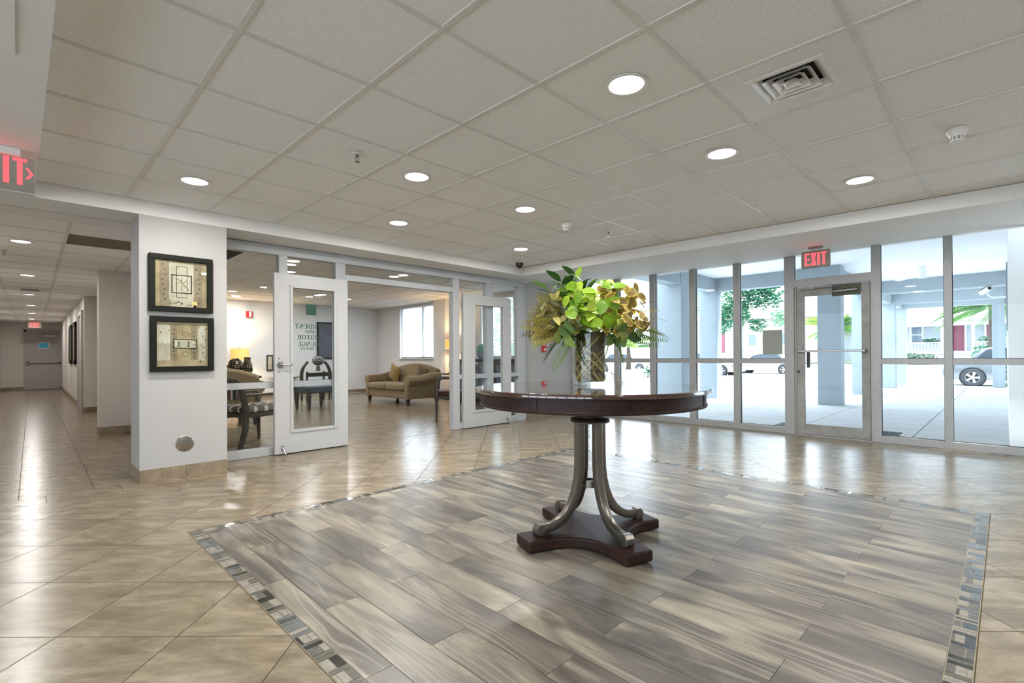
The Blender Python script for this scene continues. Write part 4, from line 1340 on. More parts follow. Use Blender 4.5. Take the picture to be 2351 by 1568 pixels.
# ------------------------------------------------------------------ bouquet of mixed greenery
def leaf_mesh(name, m, L=1.0, wd=.42, fold=.12, curl=.18, tip=1.0, n=7, cup=0):
    vs_, fs = [], []
    for i in range(n + 1):
        t = i / n
        hw_ = wd * .5 * (math.sin(PI * min(1, t ** .85)) ** .8) if 0 < t < 1 else (.012 if t == 0 else .001)
        z = -curl * t * t
        for s in (-1, 0, 1):
            vs_.append((t * L, s * hw_, z + (fold * hw_ * 2 if s else 0)))
    for i in range(n):
        for q in (0, 1):
            fs.append((3 * i + q, 3 * i + q + 1, 3 * i + q + 4, 3 * i + q + 3))
    me = bpy.data.meshes.new(name)
    me.from_pydata(vs_, [], fs)
    for p in me.polygons: p.use_smooth = True
    me.materials.append(MATS[m])
    return me
def vari_mesh():
    """broad leaf with a brown heart and a yellow margin: two sets of faces"""
    n = 8; vs_, fs, mi = [], [], []
    for i in range(n + 1):
        t = i / n
        hw_ = .3 * (math.sin(PI * t ** .8) ** .75) if 0 < t < 1 else .004
        for s in (-1, -.68, 0, .68, 1):
            vs_.append((t, s * hw_, -.22 * t * t + .1 * abs(s) * hw_))
    for i in range(n):
        for q in range(4):
            fs.append((5 * i + q, 5 * i + q + 1, 5 * i + q + 6, 5 * i + q + 5)); mi.append(1 if q in (1, 2) and 0 < i < n - 1 else 0)
    me = bpy.data.meshes.new('variegated_leaf'); me.from_pydata(vs_, [], fs)
    me.materials.append(MATS['leaf_yellow']); me.materials.append(MATS['leaf_core'])
    for p, k in zip(me.polygons, mi): p.material_index = k; p.use_smooth = True
    return me
LM = {'glossy': leaf_mesh('glossy_leaf', 'leaf_glossy', wd=.4, curl=.15), 'lime': leaf_mesh('lime_leaf', 'leaf_lime', wd=.72, fold=.1, curl=.25),
      'yellow': vari_mesh(), 'olive': leaf_mesh('olive_leaf', 'leaf_olive', wd=.45, curl=.3), 'fern': leaf_mesh('fern_leaf', 'leaf_fern', wd=.5, curl=.3)}
def frond_mesh(name, m, n=16, L=1.0, side=.3, droop=.35, ang=60):
    b = MB()
    P = [Vector((L * t, 0, -droop * t * t)) for t in [i / 10 for i in range(11)]]
    b.tube(P, [.012 * (1 - .8 * i / 10) for i in range(11)], 5)
    for i in range(n):
        t = .1 + .88 * i / n
        p = Vector((L * t, 0, -droop * t * t))
        ln = side * (math.sin(PI * (t * .86 + .1)) ** .7)
        for s in (-1, 1):
            d = Vector((math.cos(R(ang)), s * math.sin(R(ang)), -.12 - droop * t * .5)).normalized()
            nn = Vector((-d.y * s, d.x * s, 0)).normalized() * (ln * .11)
            b.add([p, p + d * ln * .5 + nn, p + d * ln, p + d * ln * .5 - nn], [(0, 1, 2, 3)])
    me = bpy.data.meshes.new(name); me.from_pydata([tuple(v) for v in b.v], [], b.f); me.materials.append(MATS[m])
    return me
FM = [frond_mesh('olive_frond', 'leaf_olive', 13, 1, .26, .15, 62), frond_mesh('fern_frond', 'leaf_fern', 18, 1, .2, .6, 66), frond_mesh('yellow_frond', 'leaf_olive', 14, 1, .22, .25, 55)]
bq = thing('greenery_arrangement', 'full bouquet of glossy, lime and yellow leaves with drooping ferns in the vase', 'bouquet', VC + Vector((0, 0, VH - .03)))
MR, MF = Vector((.7071, -.7071, 0)), Vector((.7071, .7071, 0))
def V3(r, z, d=0.0):
    """right, height above the vase rim, depth away from the hall door: plain axes of the bouquet itself"""
    return MR * r + MF * d + Vector((0, 0, z))
def orient(d, up):
    x = d.normalized(); y = up.cross(x)
    if y.length < 1e-3: y = Vector((0, 1, 0))
    y.normalize(); z = x.cross(y)
    return Matrix((x, y, z)).transposed()
rb = random.Random(21)
def put(me, name, p, d, size, roll=0.0, up=None):
    o = bpy.data.objects.new(name, me); COL.objects.link(o); o.parent = bq
    m3 = orient(d, up or Vector((0, 0, 1))) @ Matrix.Rotation(roll, 3, 'X')
    o.matrix_local = Matrix.Translation(p) @ m3.to_4x4() @ Matrix.Scale(size, 4)
    return o
def rdir(r, z, d, spread):
    return V3(r + rb.gauss(0, spread), z + rb.gauss(0, spread), d + rb.gauss(0, spread)).normalized()
def stem(a, c, r=.0035, sag=.0):
    mid = (a + c) / 2 + Vector((0, 0, sag))
    b = MB(); b.tube([a, a * .25 + mid * .6 + c * .15, c], [r, r * .85, r * .6], 6)
    b.build('stem', 'stem_brown', bq, smooth=True, local=True)
# stems fan out of the vase
root = V3(0, -.12)
# glossy dark branches at upper left
for (r, z, d) in ((-.19, .345, .0), (-.10, .375, -.03), (-.27, .29, -.02), (-.17, .25, -.11), (-.04, .30, -.06)):
    tip_ = V3(r, z, d); base = V3(r * .25, .04, d * .3)
    stem(root, base); stem(base, tip_, sag=.02)
    ax = (tip_ - base)
    for k in range(9):
        t = .40 + .6 * k / 9
        s = 1 if k % 2 else -1
        dd = (ax.normalized() * .7 + MR * s * rb.uniform(.4, 1.0) + MF * rb.uniform(-.8, .5) + Vector((0, 0, rb.uniform(-.3, .35)))).normalized()
        put(LM['glossy'], 'leaf', base + ax * t, dd, rb.uniform(.095, .13), rb.uniform(-.9, .9))
# a dome of leaves: every leaf sits near the surface of the bouquet and points outwards
def dome(n, me, r0, r1, z0, z1, s0, s1, dz=0.0, rad=.25, rmin=0.0):
    for k in range(n):
        r = rb.uniform(r0, r1); z = rb.uniform(z0, z1)
        if abs(r) < rmin: r = math.copysign(rmin + .03, r)
        d = -math.sqrt(max(.0, 1 - (r / .40) ** 2 - ((z - .12) / .30) ** 2 * .8)) * rad * rb.uniform(.4, 1.0)
        if rb.random() < .2: d = -d * .8
        p = V3(r, z, d)
        nrm = (p - V3(0, .06, .22 if d <= 0 else -.22)).normalized() + Vector((rb.gauss(0, .3), rb.gauss(0, .3), rb.gauss(.1, .3)))
        nrm.normalize()
        q_ = Vector((rb.gauss(0, 1), rb.gauss(0, 1), rb.gauss(-.3 + dz, 1)))
        dirn = (q_ - nrm * q_.dot(nrm)).normalized() + nrm * .3
        size = rb.uniform(s0, s1)
        put(me, 'leaf', p - dirn.normalized() * size * .45, dirn.normalized(), size, rb.uniform(-.35, .35), nrm)
dome(84, LM['lime'], -.17, .15, .02, .30, .065, .10)
dome(78, LM['yellow'], .04, .32, .01, .28, .065, .1)
dome(46, LM['olive'], -.33, -.10, .0, .22, .055, .09)
dome(34, LM['fern'], -.22, .28, -.05, .06, .075, .11, -.5, rmin=.13)
for k in range(36):
    a = rb.uniform(0, 2 * PI); rr = rb.uniform(.04, .15)
    p = MR * rr * math.cos(a) * 1.3 + MF * rr * math.sin(a) * .8 + Vector((0, 0, rb.uniform(-.02, .14)))
    put(LM['fern'] if k % 2 else LM['glossy'], 'leaf', p, Vector((p.x, p.y, rb.uniform(-.05, .1))).normalized(), rb.uniform(.09, .13), rb.uniform(-1, 1))
# fronds: spiky sprays left, upright sprig right, drooping ferns below
def frond(k, r, z, d, dr, dz, dd, L, roll=0.0):
    p = V3(r, z, d); put(FM[k], 'frond', p, V3(dr, dz, dd), L, roll)
    stem(V3(0, -.05), p, .0025)
for (z, dz, L) in ((.10, .5, .24), (.08, .32, .27), (.06, .18, .28), (.05, .05, .27), (.04, -.12, .27), (.03, -.3, .26), (.12, .75, .22)):
    for d in (-.08, .03):
        frond(0, -.14, z + rb.uniform(-.02, .02), d, -1, dz + rb.uniform(-.1, .1), rb.uniform(-.5, .2), L * rb.uniform(.85, 1.08), rb.uniform(.3, 1.4) * rb.choice((-1, 1)))
for (r, dz, dr) in ((.13, 1.0, .1), (.16, 1.0, .3), (.11, 1.0, -.1), (.18, .8, .5), (.2, .5, .8)):
    frond(2, r, .18, -.04, dr, dz, rb.uniform(-.2, .2), rb.uniform(.17, .23), rb.uniform(-.5, .5))
for (r, z, dz, L) in ((.22, .12, .35, .2), (.24, .1, .12, .22), (.22, .05, -.05, .23), (.2, .14, .6, .18)):
    frond(2, r, z, -.05, 1, dz, rb.uniform(-.4, .2), L, rb.uniform(-.6, .6))
for (r, z, dr, dz, L) in ((-.16, .0, -.7, -.35, .2), (-.12, -.01, -.45, -.6, .22), (-.09, -.01, -.2, -.9, .2), (-.2, .01, -1, -.2, .19), (.12, .0, .5, -.5, .2), (.16, .01, .9, -.25, .24), (.2, .02, 1, -.12, .24), (.1, .0, .25, -.9, .16)):
    frond(1, r, z, -.06, dr, dz, rb.uniform(-.45, .05), L, rb.uniform(.5, 1.4) * rb.choice((-1, 1)))
# dry leaf curl lying behind the vase on the table
b = MB()
for k in range(5):
    a = k * .22
    b.tube([(2.60 + .012 * k, 1.69 - .012 * k, .903), (2.585 + .008 * k, 1.705 - .01 * k, .94), (2.575, 1.72, .985)], 0, rect=(.012, .0015))
b.build('dry_leaf', 'strip_tan', label='dry brown leaf curl lying against the vase foot', cat='leaf')

# ------------------------------------------------------------------ lounge furniture
def rolled_sofa(name, label, loc, rz, Lw, fabric='sofa_fabric', group='lounge sofas'):
    """two-seat sofa: local +Y is the sitting direction, X is the width"""
    s = thing(name, label, 'sofa', loc, rz, group)
    h = Lw / 2
    b = MB(); b.box(-h + .2, h - .2, -.42, .42, .14, .33); b.build('seat_base', fabric, s, local=True, bevel=.03)
    # back with a gently humped top
    n = 16; vs_, fs = [], []
    for i in range(n + 1):
        t = -1 + 2 * i / n
        x = t * (h - .12); zt = .80 + .13 * math.cos(t * PI / 2) ** .8 if abs(t) < 1 else .80
        for (y, z) in ((-.46, .14), (-.50, zt - .05), (-.44, zt), (-.34, zt - .02), (-.22, .40), (-.22, .14)):
            vs_.append((x, y, z))
    for i in range(n):
        for q in range(6):
            fs.append((6 * i + q, 6 * i + (q + 1) % 6, 6 * i + 6 + (q + 1) % 6, 6 * i + 6 + q))
    fs.append(tuple(range(5, -1, -1))); fs.append(tuple(6 * n + q for q in range(6)))
    b = MB(); b.add(vs_, fs); b.build('back', fabric, s, local=True, smooth=True, bevel=.02)
    for sd in (-1, 1):
        b = MB()
        prof = [(0, .14), (0, .45), (-.02, .55), (.03, .645), (.10, .665), (.19, .63), (.225, .56), (.19, .48), (.15, .44), (.13, .14)]
        prof = [((h - .22) + x, z) for x, z in prof]
        vs_, fs = [], []
        ys = (-.44, -.2, .1, .36, .44)
        for k, y in enumerate(ys):
            sc = 1 if k < 4 else .97
            for (x, z) in prof:
                vs_.append((sd * x, y, z * sc + (.06 if y < -.1 else 0) * (z > .4)))
        m = len(prof)
        for k in range(len(ys) - 1):
            for q in range(m):
                fs.append((k * m + q, k * m + (q + 1) % m, (k + 1) * m + (q + 1) % m, (k + 1) * m + q))
        fs.append(tuple(range(m))); fs.append(tuple((len(ys) - 1) * m + q for q in range(m - 1, -1, -1)))
        b.add(vs_, fs); b.build('arm', fabric, s, local=True, smooth=True, bevel=.015)
        b = MB(); x0, x1 = (0.005, h - .225) if sd > 0 else (-h + .225, -.005)
        b.box(x0, x1, -.24, .47, .325, .47); b.build('seat_cushion', fabric, s, local=True, smooth=True, bevel=.045, seg=3)
        for y in (-.4, .38):
            b = MB(); x = sd * (h - .16)
            b.add([(x - .04, y - .04, .15), (x + .04, y - .04, .15), (x + .04, y + .04, .15), (x - .04, y + .04, .15), (x - .022, y - .022, 0), (x + .022, y - .022, 0), (x + .022, y + .022, 0), (x - .022, y + .022, 0)],
                  [(0, 1, 2, 3), (7, 6, 5, 4), (0, 4, 5, 1), (1, 5, 6, 2), (2, 6, 7, 3), (3, 7, 4, 0)])
            b.build('foot', 'dark_wood', s, local=True)
    return s
sofa1 = rolled_sofa('sofa', 'olive brown two-seat sofa with rolled arms under the lounge window', (6.5, 10.22, 0), R(90), 2.0)
def pillow(label, loc, rot, m, s=.42):
    n = 8; vs_, fs = [], []
    for sg in (-1, 1):
        for i in range(n + 1):
            for j in range(n + 1):
                u, v = -1 + 2 * i / n, -1 + 2 * j / n
                t = .13 * ((1 - u * u) * (1 - v * v)) ** .45
                k = 1 - .06 * (abs(u * v) < .5) * (1 - min(abs(u), abs(v)))
                vs_.append((u * s / 2 * k, sg * t * .55 * s / .42, v * s / 2 * k))
    N = (n + 1) ** 2
    for sg in (0, 1):
        for i in range(n):
            for j in range(n):
                a = sg * N + i * (n + 1) + j
                fs.append((a, a + 1, a + n + 2, a + n + 1) if sg else (a, a + n + 1, a + n + 2, a + 1))
    b = MB(); b.add(vs_, fs)
    o = b.build('throw_pillow', m, smooth=True, label=label, cat='pillow', group='pillows on the olive sofa')
    o.location = loc; o.rotation_euler = rot
pillow('square gold pillow on the left end of the olive sofa', (6.66, 10.80, .67), (R(0), R(-20), R(90)), 'pillow_gold')
pillow('brown pillow half hidden behind the right sofa arm', (6.68, 9.66, .66), (R(0), R(-20), R(90)), 'pillow_brown', .4)

sofa2 = rolled_sofa('sofa', 'brown sofa seen from behind through the left glass', (2.19, 9.05, 0), R(0), 1.42)
# patterned vessels and a tray of books on a console behind that sofa
cons = thing('console_table', 'low dark console table behind the brown sofa', 'table', (2.6, 10.15, 0))
bxs('table_top', 'dark_wood', [(1.9, 3.25, 9.9, 10.4, .70, .74)], cons, bevel=.004)
for x in (1.95, 3.16):
    for y in (9.95, 10.31):
        bxs('leg', 'dark_wood', [(x, x + .05, y, y + .05, 0, .70)], cons)
def vessel(label, loc, prof, m):
    b = MB(); b.lathe(prof, 24)
    o = b.build('patterned_vase', m, smooth=True, label=label, cat='vase', group='patterned vases behind the brown sofa'); o.location = loc
vessel('patterned vase half cut off by the white pillar', (2.60, 10.1, .74), [(.0005, 0), (.06, 0), (.12, .1), (.13, .18), (.10, .27), (.045, .34), (.06, .37)], 'vase_gold_check')
vessel('slim patterned vase with flared neck beside a round one', (3.03, 9.99, .74), [(.0005, 0), (.05, 0), (.09, .1), (.085, .2), (.05, .3), (.06, .35)], 'vase_gold_check')
vessel('round patterned vase in front of the table lamp', (2.90, 10.24, .74), [(.0005, 0), (.07, 0), (.125, .09), (.14, .18), (.11, .28), (.05, .33), (.0005, .34)], 'vase_gold_check')
def table_lamp(label, loc, r, zb, zt, power, group=None):
    t = thing('table_lamp', label, 'lamp', loc, 0, group)
    b = MB(); b.lathe([(r, zb), (r * .94, zt)], 32, cap=False); b.build('lamp_shade', 'warm_shade', t, smooth=True, local=True)
    b = MB(); b.lathe([(.0005, 0), (.07, 0), (.075, .02), (.03, .05), (.055, .14), (.06, .22), (.025, zb - .04), (.012, zb), (.01, zt + .02), (.0005, zt + .03)], 20); b.build('lamp_base', 'pot_dark', t, smooth=True, local=True)
    for dz in (0.0,):
        L = bpy.data.lights.new('bulb', 'POINT'); L.energy = power; L.color = (1.0, .72, .42); L.shadow_soft_size = .05
        o = bpy.data.objects.new('bulb', L); COL.objects.link(o); o.parent = t; o.location = (0, 0, (zb + zt) / 2)
    return t
side = thing('side_table', 'small side table under the gold shaded lamp', 'table', (3.98, 13.7, 0))
bxs('table_top', 'dark_wood', [(3.68, 4.28, 13.42, 13.98, .60, .63)], side)
for x in (3.7, 4.21):
    for y in (13.44, 13.92): bxs('leg', 'dark_wood', [(x, x + .045, y, y + .045, 0, .6)], side)
table_lamp('table lamp with a gold drum shade by the lounge back wall', (3.98, 13.7, .63), .21, .41, .68, 26)
t = thing('fire_alarm', 'red and white fire alarm strobe on the lounge back wall', 'alarm', (4.3, 14.07, 2.23))
bxs('housing', 'red_plastic', [(4.23, 4.38, 14.0, 14.07, 2.14, 2.30)], t, bevel=.004); bxs('strobe_lens', 'indoor_white', [(4.29, 4.34, 13.97, 14.0, 2.155, 2.285)], t, bevel=.004)
t = thing('wall_sign', 'small framed plate on the lounge back wall near the door edge', 'plate', (4.82, 14.07, .93))
bxs('plate', 'bronze_plate', [(4.74, 4.90, 14.05, 14.07, .72, 1.15)], t); bxs('plate_face', 'print_pale', [(4.77, 4.87, 14.045, 14.05, .76, 1.11)], t)
# pictures at the back
t = thing('framed_picture', 'large blue grey picture seen through the lettered door', 'picture', (6.5, 14.0, 1.56))
bxs('frame', 'black_frame', [(6.11, 7.01, 14.03, 14.07, 1.03, 1.07), (6.11, 7.01, 14.03, 14.07, 2.06, 2.10), (6.11, 6.15, 14.03, 14.07, 1.07, 2.06), (6.97, 7.01, 14.0, 14.07, 1.03, 2.10)], t)
bxs('print', 'print_blue', [(6.15, 6.97, 14.045, 14.07, 1.07, 2.06)], t)

# dark armchair at the opening, chevron chair behind the glass
def armchair(name, label, loc, rz, wood, seat_m, group, zs=.47, za=.66, W=.58, D=.56, saber=True, back=.92):
    t = thing(name, label, 'chair', loc, rz, group)
    for sx in (-1, 1):
        x = sx * (W / 2 - .02)
        b = MB(); b.tube([(x, D / 2 - .02, za), (x, D / 2 - .01, zs), (x, D / 2, .25), (x, D / 2 + .005, 0)], 0, rect=[(.04, .04), (.048, .048), (.04, .04), (.03, .03)], up=(0, 1, .01)); b.build('leg', wood, t, local=True, bevel=.006)
        b = MB(); b.tube([(x, -D / 2 - .06, 0), (x, -D / 2 + .01, .22), (x, -D / 2 + .02, .45), (x, -D / 2 - .04, .72), (x, -D / 2 - .10, back)], 0, rect=[(.045, .045), (.05, .055), (.052, .06), (.045, .05), (.04, .04)], up=(0, 1, .01)); b.build('leg', wood, t, local=True, bevel=.006)
        b = MB(); b.tube([(x, D / 2 - .01, za), (x, D / 2 - .1, za + .015), (x, 0, za + .012), (x, -D / 2 - .02, za + .01)], 0, rect=(.045, .03), up=(0, 0, 1)); b.build('arm', wood, t, local=True, bevel=.008)
    b = MB(); b.box(-W / 2 + .02, W / 2 - .02, -D / 2 + .02, D / 2 - .01, zs - .10, zs - .05); b.build('seat_rail', wood, t, local=True, bevel=.006)
    b = MB(); b.box(-W / 2 + .03, W / 2 - .03, -D / 2 + .03, D / 2 + .005, zs - .05, zs + .035); b.build('seat', seat_m, t, local=True, smooth=True, bevel=.035, seg=3)
    b = MB(); b.tube([(-W / 2 + .02, -D / 2 - .1, back), (0, -D / 2 - .13, back + .02), (W / 2 - .02, -D / 2 - .1, back)], 0, rect=(.03, .07), up=(0, 0, 1)); b.build('top_rail', wood, t, local=True, bevel=.008)
    b = MB(); b.box(-W / 2 + .05, W / 2 - .05, -D / 2 - .075, -D / 2 - .035, zs + .12, back - .04); b.build('back_pad', seat_m, t, local=True, bevel=.015)
    return t
armchair('armchair', 'dark wood armchair with reddish brown seat in the lounge opening', (5.324, 6.767, 0), R(53.6), 'dark_wood', 'brown_seat', 'lounge armchairs', za=.70)
armchair('armchair', 'grey wood armchair with a chevron patterned seat behind the left glass', (2.10, 6.76, 0), R(-72), 'ash_wood', 'chevron_fabric', 'lounge armchairs', zs=.46, za=.62, W=.62, D=.6, back=.80)

# hoop-armed occasional chair, glass console with ornament, fern
t = thing('hoop_chair', 'dark occasional chair with two curved horn arms and blue seat', 'chair', (4.49, 10.4, 0), R(12))
for sx in (-1, 1):
    P_ = []
    for k in range(9):
        a = R(-50 + 115 * k / 8)
        P_.append((sx * (.12 + .27 * math.cos(a) - .04), -.02, .68 + .34 * math.sin(a)))
    b = MB(); b.tube(P_, 0, rect=[(.05, .085 - .006 * k) for k in range(9)], up=(0, 1, 0)); b.build('horn_arm', 'dark_wood', t, local=True, bevel=.006)
    for y in (-.2, .22):
        b = MB(); b.tube([(sx * .30, y, .46), (sx * .30, y, .24), (sx * .29, y, 0)], 0, rect=[(.09, .08), (.07, .065), (.04, .04)], up=(0, 1, .01)); b.build('leg', 'dark_wood', t, local=True, bevel=.005)
b = MB(); b.box(-.34, .34, -.27, .28, .34, .47); b.build('seat', 'blue_seat', t, local=True, bevel=.03)
t = thing('glass_console', 'small glass topped console with dark legs at the back of the lounge', 'table', (5.3, 12.4, 0))
bxs('table_top', 'lounge_glass', [(4.95, 5.75, 12.2, 12.6, .72, .735)], t)
for x in (5.05, 5.62):
    for y in (12.22, 12.55): bxs('leg', 'dark_wood', [(x, x + .04, y, y + .04, 0, .72)], t)
bxs('shelf', 'dark_wood', [(5.05, 5.66, 12.22, 12.59, .28, .31)], t)
bxs('apron', 'dark_wood', [(5.05, 5.66, 12.22, 12.25, .60, .70)], t)
b = MB(); b.ball((0, 0, .26), .15, 20, 12, .85); b.lathe([(.05, 0), (.055, .01), (.04, .13)], 16)
o = b.build('mosaic_ornament', 'mosaic_glass', smooth=True, label='round mirrored mosaic ornament on the glass console', cat='ornament'); o.location = (5.42, 12.4, .736)
def fern_plant(name, label, loc, r, h, n, pot_r, pot_h, m='leaf_fern', potm='pot_dark'):
    t = thing(name, label, 'plant', loc)
    b = MB(); b.lathe([(.0005, 0), (pot_r * .75, 0), (pot_r, pot_h), (pot_r * .9, pot_h), (.0005, pot_h - .02)], 20); b.build('pot', potm, t, smooth=True, local=True)
    fm = FM[1]
    rr = random.Random(41)
    for k in range(n):
        a = 2 * PI * k / n + rr.uniform(-.2, .2)
        o = bpy.data.objects.new('frond', fm); COL.objects.link(o); o.parent = t
        d = Vector((math.cos(a), math.sin(a), rr.uniform(.5, 1.6))).normalized()
        o.matrix_local = Matrix.Translation((0, 0, pot_h - .02)) @ orient(d, Vector((0, 0, 1))).to_4x4() @ Matrix.Scale(r * rr.uniform(.8, 1.1), 4)
    return t
fern_plant('potted_fern', 'leafy green fern in a dark pot behind the lettered door', (4.3, 11.6, 0), .55, .7, 14, .2, .45)

# sideboard, topiary, lamp by the near lounge window
sb = thing('sideboard', 'long dark sideboard below the blinds seen through the right door', 'cabinet', (7.78, 8.0, 0))
bxs('worktop', 'black_plastic', [(7.52, 8.06, 6.6, 9.6, .98, 1.02)], sb, bevel=.004)
bxs('body', 'cabinet_wood', [(7.56, 8.06, 6.64, 9.56, .08, .98)], sb)
for k in range(6):
    y = 6.66 + k * .485
    d_ = bxs('cabinet_door', 'cabinet_wood', [(7.54, 7.56, y, y + .465, .11, .96)], sb)
    bxs('door_pane', 'window_dark', [(7.536, 7.541, y + .06, y + .405, .18, .88)], d_)
bxs('plinth', 'dark_void', [(7.6, 8.05, 6.68, 9.52, 0, .08)], sb)
t = thing('topiary', 'round clipped topiary ball in a grey blue urn on the sideboard', 'plant', (7.72, 8.72, 1.02))
b = MB(); b.lathe([(.0005, 0), (.06, 0), (.1, .05), (.12, .12), (.12, .15)], 24); b.build('urn', 'pot_blue', t, smooth=True, local=True)
b = MB(); rt_ = random.Random(2)
b.ball((0, 0, .22), .125, 18, 12)
for v in b.v:
    v *= 1 + rt_.uniform(-.03, .03)
b.build('clipped_ball', 'topiary_leaf', t, local=True)
table_lamp('table lamp with a pale shade at the far end of the sideboard', (7.74, 9.9, 1.02 - .36 + .0), .16, .62, .86, 20)
st = thing('lamp_stand', 'narrow stand under the pale shaded lamp', 'table', (7.74, 9.9, 0))
bxs('top', 'dark_wood', [(7.56, 7.92, 9.72, 10.08, .63, .66)], st)
bxs('column', 'dark_wood', [(7.71, 7.77, 9.87, 9.93, .02, .63)], st); bxs('foot', 'dark_wood', [(7.6, 7.88, 9.76, 10.04, 0, .02)], st)

# lounge windows with blinds
for k, (ya, yb, z0, z1, lab) in enumerate(((10.95, 12.83, 1.04, 2.54, 'lounge window with blinds above the olive sofa'), (7.0, 9.15, 1.06, 2.5, 'lounge window with blinds above the sideboard'))):
    wn = thing(f'window_{k + 3}', lab, None, (8.17, (ya + yb) / 2, z0), kind='structure')
    ym = (ya + yb) / 2 - (.15 if k == 0 else 0)
    bxs('window_frame', 'aluminium', [(8.16, 8.22, ya, ya + .05, z0, z1), (8.16, 8.22, yb - .05, yb, z0, z1), (8.16, 8.22, ya, yb, z0, z0 + .05), (8.16, 8.22, ya, yb, z1 - .05, z1), (8.16, 8.22, ym - .04, ym + .04, z0, z1)], wn)
    bxs('pane', 'clear_glass', [(8.19, 8.195, ya, yb, z0, z1)], wn)
    bxs('window_sill', 'indoor_white', [(8.02, 8.16, ya - .03, yb + .03, z0 - .03, z0)], wn)
    bl = bxs('blind_headrail', 'blind_slat', [(8.08, 8.13, ya + .02, yb - .02, z1 - .05, z1 - .005)], wn)
    b = MB(); zz = z0 + .03
    while zz < z1 - .06:
        b.add([(8.085, ya + .03, zz - .004), (8.085, yb - .03, zz - .004), (8.122, yb - .03, zz + .007), (8.122, ya + .03, zz + .007)], [(0, 1, 2, 3)])
        zz += .026
    b.build('blind_slats', 'blind_slat', bl, kind='stuff')
    b = MB()
    for f in (.15, .5, .85):
        b.cyl((8.10, ya + (yb - ya) * f, 0), .0015, z0 + .02, z1 - .05, 5)
    b.build('blind_cords', 'blind_slat', bl)

# ------------------------------------------------------------------ outside: portico and passage
pf = struct('portico_floor', 'dark_void', [(XS + .03, 22.6, -.6, 6.2, -.1, -.022)], 'pale concrete slabs of the covered entrance')
xs_e = [XS + .05, 9.1, 10.6, 12.1, 13.6, 15.1, 16.6, 18.1, 19.6, 21.1, 22.6]
ys_e = [-.6, .88, 2.24, 3.7, 5.0, 6.2]
for i in range(len(xs_e) - 1):
    for j in range(len(ys_e) - 1):
        bxs('slab', 'concrete', [(xs_e[i] + .006, xs_e[i + 1] - .006, ys_e[j] + .006, ys_e[j + 1] - .006, -.03, -.012)], pf)
mb = MB()
prof = [(22.6, -.02), (23.6, -.09), (25, -.1), (36, -.22), (41.5, -.2), (41.6, -.06), (43, 0), (48.9, .25)]
for i in range(len(prof) - 1):
    (xa, za), (xb, zb_) = prof[i], prof[i + 1]
    mb.add([(xa, -40, za), (xb, -40, zb_), (xb, 60, zb_), (xa, 60, za)], [(0, 1, 2, 3)])
mb.build('street', 'asphalt', kind='structure', label='sunlit street and kerb beyond the portico')
mb = MB(); mb.add([(48.9, -40, .25), (80, -40, .4), (80, 60, .4), (48.9, 60, .25)], [(0, 1, 2, 3)]); mb.build('far_yard', 'lawn', kind='structure')
mb = MB(); mb.add([(7.6, 6.2, -.03), (22.6, 6.2, -.03), (22.6, 60, -.03), (7.6, 60, -.03)], [(0, 1, 2, 3)]); mb.add([(7.6, -40, -.03), (22.6, -40, -.03), (22.6, -.6, -.03), (7.6, -.6, -.03)], [(0, 1, 2, 3)])
mb.build('garden_ground', 'concrete', kind='structure')
ZP = 3.0
struct('portico_ceiling', 'white_stucco', [(XS + .05, 12.75, -.5, 5.7, ZP, ZP + .3), (12.75, 22.6, -.5, 2.95, ZP, ZP + .3)], 'white ceiling of the portico')
struct('facade_upper', 'white_stucco', [(XS + .05, 7.75, -3, 5.9, 2.45, ZP + 3), (7.75, 8.25, 5.98, 14.2, 2.66, ZP + 3), (-3, XS + .06, -3, 14.3, ZP - .3, ZP - .2)])
struct('added_terrace', 'concrete', [(-30, -2.7, -30, 30, -.1, -.02)])  # unseen ground added to bounce daylight up through the left glazing
struct('added_canopy', 'white_stucco', [(-4.9, -2.7, -3, 6, 2.7, 2.9)])  # unseen canopy added to keep direct sky off the left glazing
def column(x0, y0, lab, w_=.44, d_=.32):
    b = MB(); b.box(x0, x0 + d_, y0, y0 + w_, -.012, ZP)
    b.build('column', 'stucco', kind='structure', label=lab, bevel=.01)
column(12.41, 2.49, 'grey stucco column seen through the entrance door')
column(12.41, 5.14, 'grey stucco column at the far corner of the portico')
column(10.52, 5.14, 'grey stucco column nearest the storefront, right of the bouquet', .64, .42)
column(16.14, 2.55, 'third grey column along the passage'); column(19.9, 2.52, 'fourth grey column along the passage'); column(22.15, 2.5, 'last grey column at the street')
column(22.15, .02, 'grey post against the white passage wall', .3)
def beam(x0, x1, y0, y1, z0=2.68):
    bxs('portico_beam', 'stucco', [(x0, x1, y0, y1, z0, ZP)], None, kind='structure')
beam(12.425, 12.71, 2.5, 5.7); beam(7.62, 12.425, 5.155, 5.5)
for xb in (16.14, 19.9, 22.15):
    beam(xb + .012, xb + .34, -.02, 2.95, 2.68)
beam(12.72, 22.5, 2.60, 2.88, 2.69)
struct('passage_wall', 'white_stucco', [(8.3, 22.3, -.3, -.02, -.02, ZP)], 'white stucco wall at the right of the passage')
struct('passage_wall_end', 'white_stucco', [(8.25, 8.4, -.8, -.02, -.02, ZP)])
t = thing('wall_panel', 'tall narrow grey recessed panels on the passage wall', 'panel', (12.0, -.02, 1.9))
bxs('panel_slot', 'stucco', [(11.3, 11.75, -.02, -.004, 1.45, 2.45), (10.1, 10.4, -.02, -.004, 1.5, 2.4)], t)
t = thing('ceiling_can_light', 'white cylindrical can light under the portico ceiling', 'light', (14.0, 1.285, ZP))
b = MB(); b.lathe([(.072, -.26), (.075, -.25), (.075, 0)], 20); b.build('can', 'white_stucco', t, local=True, smooth=True)
